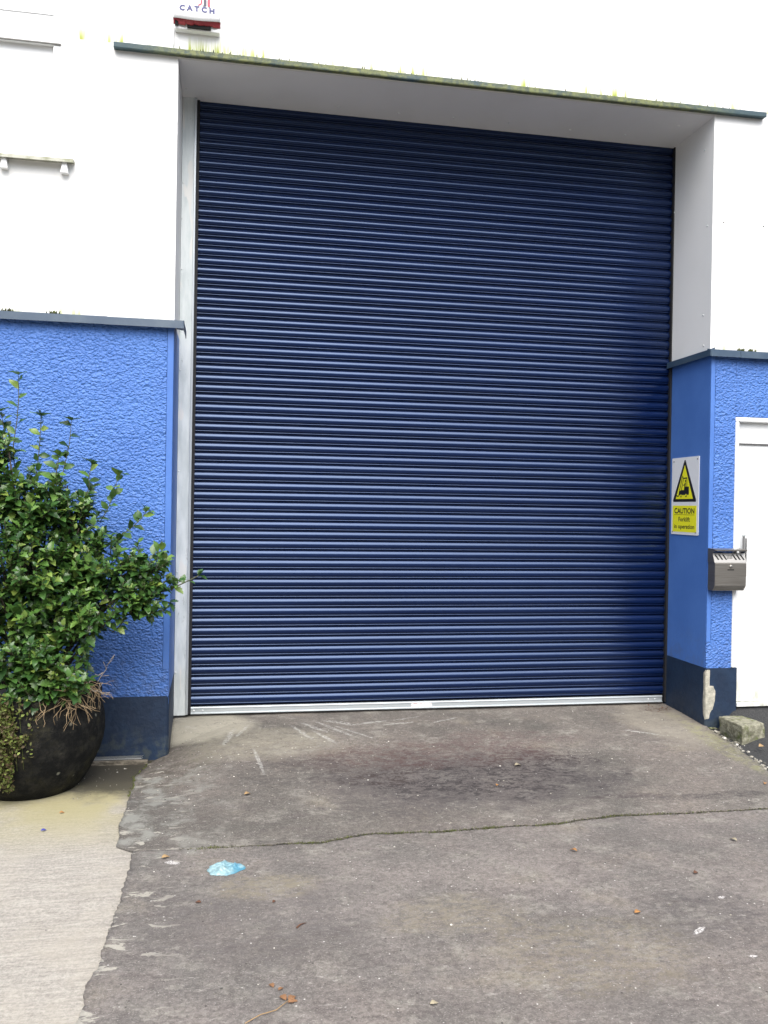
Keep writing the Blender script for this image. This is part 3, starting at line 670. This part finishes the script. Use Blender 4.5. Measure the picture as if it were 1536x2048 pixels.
# ------------------------------------------------------------------ concrete block step, mesh grille
m = MB(); bmx = bmesh.new()
P4 = [(3.800, -.055), (3.984, -.016), (4.015, -.270), (3.802, -.335)]
vs = [(x + .004, y, -.14) for x, y in P4] + [(x, y, .030) for x, y in P4]
m.add(vs, [(0, 1, 2, 3), (7, 6, 5, 4), (0, 4, 5, 1), (1, 5, 6, 2), (2, 6, 7, 3), (3, 7, 4, 0)])
blk = m.build('concrete_block', STONE, bevel=.010)
tag(blk, 'mossy broken concrete block lying against the foot of the right pillar', 'concrete block')
b = bmesh.new(); b.from_mesh(blk.data); bmesh.ops.subdivide_edges(b, edges=b.edges, cuts=8, use_grid_fill=True)
for v in b.verts: v.co += Vector((fbm(*(v.co * 14)), fbm(v.co.y * 14, v.co.z * 14, 5), fbm(v.co.z * 14, v.co.x * 14, 9))) * .007
b.to_mesh(blk.data); b.free()

GR = thing('ground_grille', 'wire mesh grille with a dirty timber batten at the foot of the navy plinth', 'grille', (-.3, -.05, -.15))
m = MB(); m.grid(20, 3, lambda u, v: Vector((lerp(-.52, -.115, u), -.092 + (.0 if v in (0, 1) else -.004), lerp(-.150, -.127, v) + .002 * fbm(u * 9, v))))
WOOD = M('dirty_timber', rough=.9); _n = WOOD.noise(1, 5, .7, WOOD.vmul((20, 60, 60))); WOOD.set('Base Color', WOOD.mix(WOOD.mr(_n, .35, .7), (.07, .06, .045), (.26, .23, .18)))
MB().box(-.52, -.115, -.094, -.060, -.156, -.128).build('batten', WOOD, GR, bevel=.004)
m = MB()
nb = 46
for i in range(nb):
    x = lerp(-.52, -.15, i / nb)
    for sg in (-1, 1):
        m.tube([(x, -.062, -.126), (x + sg * .010, -.045, -.124), (x, -.03, -.121), (x + sg * .010, -.018, -.117)], .0014, 4)
m.build('wire_mesh', M('dull_wire', rough=.5, metal=.6, color=(.42, .43, .42)), GR)

# ------------------------------------------------------------------ potted holly
POT = thing('potted_holly', 'large dark pot with a bushy green holly shrub against the blue wall', 'potted shrub', (-.745, -.42, -.158))
PCX, PCY, PCZ = -.745, -.42, -.158
POTM = M('weathered_black_pot', rough=.85, spec=.15)
_n = POTM.noise(14, 7, .75); _c = POTM.mix(POTM.mr(_n, .40, .75), (.0055, .006, .0065), (.030, .029, .025))
_c = POTM.mix(POTM.mth('MULTIPLY', POTM.mr(POTM.noise(6, 6, .7), .50, .70), .5), _c, (.045, .042, .022))
_v = POTM.voro(17); _vc = POTM.n('ShaderNodeSeparateColor'); POTM.put(_vc.inputs[0], POTM.voro(17, out='Color'))
_c = POTM.mix(POTM.mth('MULTIPLY', POTM.mr(POTM.mth('ADD', _v, POTM.mth('MULTIPLY', POTM.noise(60, 3), .25)), .34, .2), POTM.mr(_vc.outputs[0], .80, .86)), _c, (.16, .16, .13)); POTM.set('Base Color', _c); POTM.bump(POTM.noise(16, 7, .75), .8, .022)
pp = [(0, 0), (.26, 0), (.275, .012), (.295, .035), (.315, .06), (.338, .10), (.36, .15), (.380, .205), (.395, .26), (.402, .31), (.405, .36), (.403, .41), (.398, .45), (.385, .52), (.392, .535), (.395, .55), (.388, .562), (.36, .562), (.355, .52), (.34, .50)]
MB().lathe(pp, (PCX, PCY, PCZ), 120, lambda p, a: p + Vector((math.cos(a), math.sin(a), 0)) * (.012 * fbm(p.x * 3, p.y * 3, p.z * 3) + .004 * fbm(p.x * 14, p.y * 14, p.z * 14))).build('pot', POTM, POT)
MB().lathe([(.345, .505), (.2, .52), (0.001, .53)], (PCX, PCY, PCZ), 30, lambda p, a: p + Vector((0, 0, .012 * fbm(p.x * 12, p.y * 12)))).build('soil', DIRT, POT)

LEAF = M('glossy_holly_leaf', rough=.34, spec=.5)
_g = LEAF.n('ShaderNodeNewGeometry')
_r = _g.outputs['Random Per Island']
_c = LEAF.ramp(_r, [(0, (.016, .046, .012)), (.25, (.034, .090, .020)), (.55, (.062, .142, .028)), (.85, (.115, .22, .044)), (1, (.21, .28, .055))])
_c = LEAF.mix(LEAF.mth('MULTIPLY', LEAF.mr(LEAF.noise(50, 3, .6), .35, .7), .35), _c, (.02, .05, .018)); LEAF.set('Base Color', _c)
LEAF.set('Subsurface Weight', 0)
tr = LEAF.n('ShaderNodeBsdfTranslucent'); LEAF.put(tr.inputs[0], LEAF.mix(.5, _c, (.12, .26, .03))); mx = LEAF.n('ShaderNodeMixShader'); mx.inputs[0].default_value = .10
out = [q for q in LEAF.t.nodes if q.type == 'OUTPUT_MATERIAL'][0]
LEAF.t.links.new(LEAF.b.outputs[0], mx.inputs[1]); LEAF.t.links.new(tr.outputs[0], mx.inputs[2]); LEAF.t.links.new(mx.outputs[0], out.inputs['Surface'])
BARK = M('young_bark', rough=.8, color=(.07, .075, .035)); BARKD = M('old_bark', rough=.9, color=(.05, .04, .028))

ST = [(0, .0), (.12, .14), (.24, .34), (.32, .24), (.45, .44), (.54, .29), (.68, .36), (.76, .20), (.88, .16), (1.0, .0)]
ST2 = [(0, .0), (.12, .15), (.3, .30), (.5, .36), (.7, .28), (.88, .12), (1.0, .0)]
def leaf(m, p, d, up, L, spiny=True, fold=.35, curl=.25):
    d = d.normalized(); s = d.cross(up)
    if s.length < 1e-3: s = Vector((1, 0, 0))
    s.normalize(); n = s.cross(d).normalized(); vs = []; st = ST if spiny else ST2
    wv = random.uniform(-.05, .05)
    for (t, wd) in st:
        c = p + d * (t * L) - n * (curl * L * t * t)
        e = wd * L * .80
        tw = .12 * L * (1 if wd in (.34, .44, .36) else -.3) * (random.random() * .6)
        vs += [c + s * e + n * (e * fold + tw + wv * L), c, c - s * e + n * (e * fold + tw - wv * L)]
    k = len(st); fs = []
    for i in range(k - 1):
        a = i * 3; fs += [(a, a + 1, a + 4, a + 3), (a + 1, a + 2, a + 5, a + 4)]
    m.add(vs, fs, True)
def rv(): 
    v = Vector((random.gauss(0, 1), random.gauss(0, 1), random.gauss(0, 1))); return v.normalized()
fol = MB(); twg = MB()
def twig(p, d, L, nl, ls, r=.0035, droop=0.0, spiny=.75, start=.25):
    pts = [p.copy()]; dd = d.normalized(); seg = 5
    for i in range(seg):
        dd = (dd + rv() * .14 + Vector((0, 0, .10 - droop))).normalized(); pts.append(pts[-1] + dd * (L / seg))
    for q in pts: q.y = min(q.y, -.03)
    twg.tube(pts, [r * lerp(1, .5, i / seg) for i in range(seg + 1)], 5)
    a = random.random() * 6.28
    for k in range(nl):
        t = start + (1 - start) * (k + .5) / nl; f = t * seg; i = min(int(f), seg - 1); q = pts[i].lerp(pts[i + 1], f - i); ax = (pts[i + 1] - pts[i]).normalized()
        a += 2.4 + random.uniform(-.4, .4); o = ax.orthogonal().normalized(); o = Matrix.Rotation(a, 3, ax) @ o
        tipw = k / max(1, nl - 1)
        ld = (o * lerp(1.0, .75, tipw) + ax * lerp(.35, .9, tipw) + Vector((0, -.12, -.05))).normalized()
        up = (Vector((0, -.25, 1)) + rv() * .45).normalized()
        Ls = ls * random.uniform(.7, 1.2) * lerp(1, .8, tipw)
        if q.y + ld.y * Ls > -.015: ld.y = -abs(ld.y) * .3
        leaf(fol, q, ld, up, Ls, random.random() < spiny, random.uniform(.15, .5), random.uniform(.05, .4))
    return pts[-1]
BL = [((-.80, -.47, 1.02), (.48, .36, .40), 170), ((-.82, -.45, 1.36), (.34, .26, .20), 62), ((-.50, -.43, 1.30), (.21, .2, .20), 46), ((-.33, -.43, 1.08), (.26, .22, .18), 50),
      ((-.20, -.50, .90), (.19, .18, .12), 26), ((-.70, -.60, .62), (.34, .28, .22), 85), ((-1.15, -.45, .95), (.3, .3, .35), 60), ((-.42, -.58, .78), (.22, .2, .13), 30), ((-.58, -.72, .46), (.24, .14, .10), 34), ((-.48, -.48, .92), (.2, .2, .14), 30), ((-.88, -.42, 1.50), (.24, .2, .16), 34), ((-.93, -.42, 1.68), (.14, .14, .16), 16), ((-.62, -.43, 1.50), (.16, .14, .10), 10), ((-.12, -.47, 1.10), (.14, .14, .08), 12)]
for (c, rr, n) in BL:
    for i in range(int(n * 1.12)):
        v = rv(); k = random.random() ** .40 * .92
        if v.y > .35: v.y *= -1
        if c[2] < 1.45 and c[2] + v.z * rr[2] * k > 1.52: continue
        e = Vector((c[0] + v.x * rr[0] * k, c[1] + v.y * rr[1] * k, c[2] + v.z * rr[2] * k)); e.y = min(e.y, -.06)
        d = (Vector((v.x, v.y * .9 - .15, v.z * .5 + .55))).normalized()
        L = random.uniform(.10, .19)
        twig(e - d * L * .5, d, L, random.randint(6, 11), random.choice([.050, .060, .068, .080]))
# skeleton branches reaching each clump
br = MB()
for (c, rr, n) in BL:
    for i in range(5):
        e = Vector(c) + Vector((random.uniform(-.6, .6) * rr[0], random.uniform(-.6, .3) * rr[1], random.uniform(-.3, .7) * rr[2])); e.y = min(e.y, -.08)
        s0 = Vector((PCX + random.uniform(-.08, .08), PCY + random.uniform(-.08, .08), .34)); mid = s0.lerp(e, .5) + Vector((0, 0, .08))
        pts = [s0, s0.lerp(mid, .5) + rv() * .02, mid, mid.lerp(e, .5) + rv() * .02, e]; br.tube(pts, [.012, .010, .008, .006, .004], 6)
# the tall thin sprigs against the wall
def sprig(pts, nl, ls, r=.0026):
    Q = [Vector(p) for p in pts]; nl = int(nl * 1.5); ls *= 1.25; P = []
    for a_, b_ in zip(Q, Q[1:]): P += [a_ + rv() * .008, a_.lerp(b_, .5) + rv() * .012]
    P.append(Q[-1]); twg.tube(P, [r] * (len(P) - 1) + [r * .5], 5)
    for k in range(nl):
        t = .15 + .85 * (k + .5) / nl; f = t * (len(P) - 1); i = min(int(f), len(P) - 2); q = P[i].lerp(P[i + 1], f - i); ax = (P[i + 1] - P[i]).normalized()
        o = Matrix.Rotation(k * 2.4 + random.random(), 3, ax) @ ax.orthogonal().normalized()
        leaf(fol, q, (o + ax * random.uniform(.1, 1.1)).normalized(), (Vector((0, -.9, .7)) + rv() * .5), ls * random.uniform(.75, 1.1), False, .25, .15)
    for j in range(5): o = Matrix.Rotation(j * 1.26, 3, ax) @ ax.orthogonal().normalized(); leaf(fol, P[-1], (o + ax * .4), Vector((0, 0, 1)), ls * .8, False, .2, .1)
sprig([(-.80, -.42, 1.40), (-.85, -.43, 1.66), (-.83, -.44, 1.93), (-.826, -.45, 2.19)], 9, .058)
sprig([(-.60, -.44, 1.42), (-.575, -.45, 1.68), (-.535, -.45, 1.94)], 5, .060)
sprig([(-.92, -.40, 1.45), (-.90, -.43, 1.75), (-.915, -.45, 1.98)], 12, .062)
sprig([(-.78, -.40, 1.45), (-.73, -.43, 1.65), (-.70, -.45, 1.96)], 12, .062)
sprig([(-.95, -.38, 1.45), (-.93, -.40, 1.66), (-.945, -.40, 1.90)], 12, .062)
sprig([(-.48, -.44, 1.40), (-.44, -.45, 1.55), (-.42, -.45, 1.70)], 6, .062)
sprig([(-.38, -.44, 1.36), (-.31, -.45, 1.48), (-.262, -.45, 1.64)], 7, .060)
sprig([(-.28, -.44, 1.24), (-.20, -.45, 1.32), (-.11, -.45, 1.43)], 6, .060)
sprig([(-.66, -.44, 1.42), (-.62, -.45, 1.58), (-.60, -.45, 1.74)], 9, .066)
sprig([(-.20, -.46, 1.08), (-.10, -.47, 1.14), (-.02, -.47, 1.20)], 7, .066)
for (a, b, c) in (((-.35, -.5, .98), (-.10, -.52, .96), (.015, -.52, 1.03)), ((-.20, -.5, .93), (.02, -.50, .97), (.19, -.48, 1.055)), ((-.3, -.55, .88), (-.12, -.55, .84), (-.0, -.54, .86)), ((-.2, -.5, .95), (-.08, -.5, .93), (.03, -.5, .90))):
    P0, P1, P2 = map(Vector, (a, b, c)); L = (P2 - P1).length
    twg.tube([P0, P1, P2], [.006, .004, .003], 5)
    for k in range(11):
        t = k / 11; q = P0.lerp(P1, t * 2) if t < .5 else P1.lerp(P2, t * 2 - 1); ax = (P2 - P1).normalized()
        if q.x > .06 and random.random() < .4: continue
        o = Matrix.Rotation(k * 2.4, 3, ax) @ ax.orthogonal().normalized(); leaf(fol, q, o + ax * .7, Vector((0, -.3, 1)) + rv() * .3, .062, k % 2 == 0, .3, .2)
    for j in range(4): o = Matrix.Rotation(j * 1.6, 3, ax) @ ax.orthogonal().normalized(); leaf(fol, P2, o + ax * .9, Vector((0, -.2, 1)) + rv() * .3, .060, True, .3, .2)
    for j in range(4):
        q = P1 + Vector((random.uniform(-.1, .04), 0, 0)); twig(q, Vector((random.uniform(-.3, .6), -.4, random.uniform(-.2, .6))), .09, 6, .062)
fol.build('foliage', LEAF, POT, fix=False); twg.build('twigs', BARK, POT, fix=False); br.build('branches', BARKD, POT, fix=False)
# dry roots hanging over the rim
DRY = M('dry_straw_roots', rough=.9, color=(.33, .24, .14)); rt = MB()
for (ax_, n, ln, cz_) in ((-.80, 26, .20, 0), (-.38, 18, .13, 0), (-1.15, 6, .16, 0)):
    for i in range(n):
        a = ax_ + random.gauss(0, .07); p = Vector((PCX + .385 * math.cos(a), PCY + .385 * math.sin(a), PCZ + .575 + random.uniform(-.01, .03)))
        o = Vector((math.cos(a), math.sin(a), 0)); pts = [p - o * .06 + Vector((0, 0, .02)), p]; dd = (o * .5 + Vector((random.uniform(-1.2, 1.2), 0, -.45))).normalized()
        for k in range(6):
            dd = (dd + rv() * .75 + Vector((0, 0, -.20))).normalized(); q = pts[-1] + dd * ln / 6
            rr = math.hypot(q.x - PCX, q.y - PCY); zz = q.z - PCZ; lim = interp(zz, [(0, .27), (.15, .37), (.3, .41), (.56, .40)]) + .005
            if rr < lim: q.x = PCX + (q.x - PCX) / rr * lim; q.y = PCY + (q.y - PCY) / rr * lim
            pts.append(q)
        rt.tube(pts, [.0015] * 5 + [.0010] * 3, 4)
tag(rt.build('dry_roots', DRY, POT, fix=False), 'straw coloured dead roots hanging over the pot rim')
gt = MB()
for (P0, P1) in (((-.36, -.55, .44), (-.28, -.5, .60)), ((-.45, -.62, .42), (-.33, -.6, .52)), ((-.40, -.6, .43), (-.30, -.62, .40))):
    P0, P1 = Vector(P0), Vector(P1); pts = [P0.lerp(P1, k / 6) + rv() * .009 for k in range(7)]; gt.tube(pts, .0022, 4)
    for k in (2, 3, 4, 5): gt.tube([pts[k], pts[k] + Vector((random.uniform(-.03, .05), -.01, random.uniform(-.01, .05)))], .0015, 4)
gt.build('dead_twig', M('grey_dead_wood', rough=.9, color=(.32, .28, .24)), POT, fix=False)
# creeping plant spilling down the left of the pot
CR = M('creeping_plant_green', rough=.7)
_r = CR.n('ShaderNodeNewGeometry').outputs['Random Per Island']
CR.set('Base Color', CR.ramp(_r, [(0, (.06, .035, .015)), (.35, (.07, .06, .02)), (.65, (.09, .12, .022)), (1, (.17, .21, .04))]))
cr = MB()
for i in range(5200):
    a = random.gauss(-1.74, .15); zz = random.triangular(.08, .62, .42); wdt = 1
    if zz < .36 - random.random() * .1 and a > -1.55: continue
    if fbm(a * 5, zz * 8, 3) < -.22: continue
    lim = interp(zz, [(0, .27), (.15, .37), (.3, .41), (.56, .40)]) + random.uniform(.0, .045)
    p = Vector((PCX + lim * math.cos(a), PCY + lim * math.sin(a), PCZ + zz))
    leaf(cr, p, rv() + Vector((0, -.4, .1)), rv(), random.uniform(.014, .026), False, .2, .1)
for i in range(26):
    a = random.gauss(-1.7, .10); pts = [Vector((PCX + .41 * math.cos(a + k * .015), PCY + .41 * math.sin(a + k * .015), PCZ + .6 - k * .075 - random.random() * .02)) for k in range(6)]
    cr.tube(pts, .0010, 4)
cr.build('creeping_plant', CR, POT, fix=False)

# ------------------------------------------------------------------ litter on the ground
m = MB(); cx, cy = .363, -1.715
def glove(u, v):
    # teardrop outline, wide to the left and pointed to the right
    a = 2 * math.pi * u; rx = .094 * (1 if math.cos(a) > 0 else .78); ry = .068
    r = v * (1 + .12 * fbm(math.cos(a) * 2.6, math.sin(a) * 2.6, 5)); x = r * rx * math.cos(a); pinch = 1 - .55 * max(0, x / .094) ** 1.3
    y = r * ry * math.sin(a) * pinch
    rg = 1 - min(1, abs(noise.noise(Vector((x * 20 + 3, y * 34, 2)))) * 5)
    fold = .012 * fbm(x * 18, y * 22, 2, 2) + .007 * max(0, rg) ** 2 + .004 * fbm(x * 60, y * 60, 7, 2) + .008 * math.exp(-((x + .012 - y * .35) / .008) ** 2)
    h = max(0, (.010 + fold)) * (1 - v ** 5)
    rot = .10; X, Y = x * math.cos(rot) - y * math.sin(rot), x * math.sin(rot) + y * math.cos(rot)
    return Vector((cx + X, cy + Y, gz(cx + X, cy + Y) + .001 + h))
m.grid(90, 26, glove)
GLV = M('thin_blue_plastic', rough=.3, spec=.5)
_n = GLV.noise(22, 4, .6); _x, _y, _z = GLV.xyz()
_c = GLV.mix(GLV.mr(_x, .33, .44), (.19, .31, .34), (.07, .22, .31)); GLV.set('Base Color', GLV.mix(GLV.mr(_n, .45, .7), _c, (.26, .37, .38)))
g_ = m.build('plastic_glove', GLV, fix=False, loc=(cx, cy, gz(cx, cy))); tag(g_, 'crumpled pale blue plastic glove lying on the grey driveway', 'plastic glove')
nm = g_.modifiers.new('thickness', 'SOLIDIFY'); nm.thickness = .0008

TAN = M('tan_dead_leaf', rough=.8, color=(.32, .21, .10)); ORG = M('orange_dead_leaf', rough=.7, color=(.33, .16, .05)); BRN = M('brown_dead_leaf', rough=.85, color=(.10, .045, .025)); PAL = M('pale_dead_leaf', rough=.85, color=(.30, .26, .18)); BLU = M('blue_plastic_chip', rough=.4, color=(.05, .06, .30))
def gzz(x, y): return gz(x, y) if x > edgeX(y) else apron(x, y) - .003
def fallen(name, x, y, L, ang, mat, label, cat='fallen leaf', spiny=False, group='dead leaves lying on the concrete', rise=.35):
    L *= .72; m = MB(); z = gzz(x, y) + .004
    leaf(m, Vector((x - L / 2 * math.cos(ang), y - L / 2 * math.sin(ang), z)), Vector((math.cos(ang), math.sin(ang), rise)), Vector((.1, -.3, 1)), L, spiny, .5, .5)
    zm = min(v[2] for v in m.v); m.v = [(a, b, c - zm + gzz(x, y) + .001) for a, b, c in m.v]
    o = m.build(name, mat, fix=False, loc=(x, y, z)); tag(o, label, cat, group); sd_ = o.modifiers.new('thickness', 'SOLIDIFY'); sd_.thickness = .001; return o
fallen('fallen_leaf', .481, -.86, .055, .5, TAN, 'curled tan leaf on the ramp above the blue glove')
fallen('fallen_leaf', 2.00, -1.75, .050, 2.2, ORG, 'small yellow orange leaf just below the middle of the mossy joint')
fallen('fallen_leaf', 2.02, -2.36, .048, .3, ORG, 'orange leaf lying alone on the right half of the driveway')
fallen('fallen_leaf', 2.85, -1.73, .055, 1.9, PAL, 'pale shrivelled leaf near the right edge below the joint')
fallen('fallen_leaf', 2.12, -.60, .065, .2, PAL, 'pale narrow leaf on the dark stained middle of the ramp')
fallen('fallen_leaf', 1.90, -.88, .040, .9, ORG, 'tiny orange leaf on the dark stain of the ramp')
fallen('fallen_leaf', .564, -2.06, .030, .9, BRN, 'tiny dark brown leaf right below the blue glove')
fallen('fallen_leaf', .258, -2.02, .032, 2.9, BRN, 'dark leaf scrap left below the blue glove')
fallen('fallen_leaf', 3.50, -1.03, .045, .9, ORG, 'bright orange leaf at the right border of the ramp')
fallen('fallen_leaf', -.478, -.90, .034, .1, ORG, 'orange leaf on the pale pavement in front of the pot')
fallen('fallen_leaf', 2.46, -2.05, .045, .4, BRN, 'dark curled leaf on the right part of the driveway')
fallen('fallen_leaf', 1.05, -2.84, .040, .1, PAL, 'pale leaf scrap at the bottom middle of the driveway')
fallen('fallen_leaf', .095, -1.57, .050, .4, TAN, 'tan leaf beside the joint corner left of the blue glove')
fallen('fallen_leaf', 2.36, -2.86, .040, 1.1, PAL, 'yellowish leaf scrap at the bottom right of the driveway')
fallen('fallen_leaf', 3.87, -.45, .07, .2, TAN, 'tan leaf leaning on the front of the mossy concrete block')
fallen('plastic_chip', -.52, -1.14, .035, .2, BLU, 'small dark blue plastic chip on the pale pavement', 'plastic chip', group=None or 'litter')
# two lobed dead leaf with its stalk
RUSTY = M('rusty_dead_leaf', rough=.8, color=(.20, .10, .045))
TL = thing('dead_sprig', 'brown dead sprig with a long stalk near the bottom edge of the driveway', 'dead sprig', (.55, -2.76, gz(.55, -2.76)))
m = MB(); z = gz(.55, -2.76) + .004
for (px, py, L, a) in ((.575, -2.76, .040, .9), (.568, -2.75, .034, 2.2), (.572, -2.765, .032, .1), (.53, -2.67, .030, 2.0), (.545, -2.69, .024, .7)): m = MB(); leaf(m, Vector((px, py, z)), Vector((math.cos(a), math.sin(a), .3)), Vector((0, -.3, 1)), L, True, .5, .4); m.build('leaf', RUSTY, TL, fix=False)
MB().tube([(.43, -2.86, z), (.48, -2.825, z + .003), (.53, -2.81, z + .004), (.575, -2.76, z + .004)], .0016, 5).build('stalk', TAN, TL)
tw = MB().tube([(.640, -2.28, gz(.65, -2.27) + .003), (.655, -2.262, gz(.65, -2.27) + .006), (.680, -2.245, gz(.65, -2.27) + .003)], [.004, .003, .001], 5).build('twig', BRN); tag(tw, 'short dark twig lying on the driveway below the glove', 'twig')

# grit and broken cement along the right edge of the ramp, moss in the joint, specks everywhere
def pebble(m, x, y, z, r):
    k = 6; vs = []; 
    for (zz, s) in ((-.3, .8), (.25, 1), (.7, .5)):
        for j in range(k): a = j * 6.283 / k + zz; q = r * s * random.uniform(.7, 1.15); vs.append((x + q * math.cos(a), y + q * math.sin(a) * .8, z + zz * r * .8))
    fs = [(i * k + j, i * k + (j + 1) % k, (i + 1) * k + (j + 1) % k, (i + 1) * k + j) for i in range(2) for j in range(k)] + [tuple(2 * k + j for j in range(k))]; m.add(vs, fs, False)
GRIT = M('pale_grit', rough=.9); _r = GRIT.n('ShaderNodeNewGeometry').outputs['Random Per Island']; GRIT.set('Base Color', GRIT.ramp(_r, [(0, (.06, .06, .055)), (.4, (.16, .15, .12)), (.8, (.34, .32, .27)), (1, (.60, .58, .52))]))
m = MB()
for i in range(420):
    y = random.uniform(-1.05, -.02); x = rightX(y) + random.gauss(0, .026) + .014; pebble(m, x, y, base(x, y) - .012 + random.uniform(-.01, .004), random.choice([.003, .004, .005, .007, .013]))
tag(m.build('gravel', GRIT, fix=False), 'pale grit and broken cement along the right edge of the ramp', 'gravel', kind='stuff')
m = MB()
for i in range(520):
    if random.random() < .5: x, y = random.uniform(.0, 3.5), random.uniform(-3.2, .5)
    elif random.random() < .6: x, y = random.uniform(-.05, 1.2), random.uniform(-1.0, .3)
    else: x, y = random.uniform(-.5, .3), random.uniform(-.7, -.1)
    if x < edgeX(y) + .0 and y > -.1: continue
    pebble(m, x, y, gzz(x, y) + .0005, random.choice([.0022, .003, .004, .0055]))
tag(m.build('gravel', GRIT, fix=False), 'fine light grit scattered over the concrete', 'gravel', kind='stuff')
m = MB()
for i in range(2200):
    if random.random() < .7: x = random.gauss(*random.choice([(.29, .06), (.95, .10), (1.70, .03), (1.45, .05), (2.03, .05), (2.45, .1), (2.75, .15), (.75, .06), (1.2, .05)]))
    else: x = random.uniform(.25, 3.7)
    if not .2 < x < 3.7: continue
    y = crackY(x) + random.gauss(0, .008); h = random.uniform(.002, .013)
    a = random.random() * 6.28; z = gz(x, y) - .004; wd = random.uniform(.002, .005)
    m.add([(x - wd * math.cos(a), y - wd * math.sin(a), z), (x + wd * math.cos(a), y + wd * math.sin(a), z), (x + random.uniform(-.006, .006), y + random.uniform(-.006, .006), z + h)], [(0, 1, 2)])
jd = MB()
for i in range(1500):
    x = random.uniform(.15, 3.7); y = crackY(x) + random.gauss(0, .007 + .014 * max(0, fbm(x * 3, 7))); pebble(jd, x, y, gz(x, y) - .002, random.choice([.002, .003, .004, .006]))
tag(jd.build('joint_crumbs', DIRT, fix=False), 'dark soil crumbs lying along the joint across the concrete', 'soil', kind='stuff')
tag(m.build('moss', MOSS, fix=False), 'low green moss growing along the joint across the concrete', 'moss', kind='stuff')
m = MB()
for i in range(260):
    t = random.random()
    if t < .6: y = random.uniform(-.7, -.05); x = edgeX(y) + random.gauss(0, .008); z = apron(x, y)
    else: x = W + random.uniform(-.03, .07); y = -.02 - random.random() * .03; z = base(x, y) - .01
    pebble(m, x, y, z, random.uniform(.003, .007))
tag(m.build('moss', MOSS, fix=False), 'dark moss crumbs along the wall foot and slab edge', 'moss', kind='stuff')
m = MB()
for i in range(40): x = random.gauss(3.6, .06); y = random.gauss(.42, .05); m2 = random.uniform(.008, .018); leaf(m, Vector((x, min(y, .52), gz(x, y) + .003)), rv() + Vector((0, 0, .2)), Vector((0, 0, 1)) + rv() * .5, m2, False, .4, .3)
tag(m.build('leaf_litter', BRN, fix=False), 'dark red brown leaf crumbs in the right corner by the shutter', 'leaf litter', kind='stuff')

# unseen wooded bank, added behind the viewer to darken what the glossy paint mirrors
WOODL = M('added_woodland_foliage', rough=.8); _r = WOODL.n('ShaderNodeNewGeometry').outputs['Random Per Island']
WOODL.set('Base Color', WOODL.ramp(_r, [(0, (.012, .03, .010)), (.6, (.03, .06, .018)), (1, (.06, .10, .03))]))
m = MB()
for i in range(9000):
    x = random.uniform(-45, 50); dpt = random.uniform(0, 7); top = 7.5 + 2.2 * fbm(x * .12, 3.3) + 1.2 * fbm(x * .5, 8)
    z = top * random.random() ** .7 - .3; y = -24 - dpt - z * .25; c = Vector((x, y, z)); a, b = rv(), rv(); q = random.uniform(.45, .95)
    m.add([c - a * q, c - b * q * .5, c + a * q, c + b * q * .5], [(0, 1, 2, 3)])
tag(m.build('added_woodland', WOODL, fix=False), 'unseen dark green wooded bank added behind the viewer to darken the shutter reflections', 'added_woodland', kind='stuff')
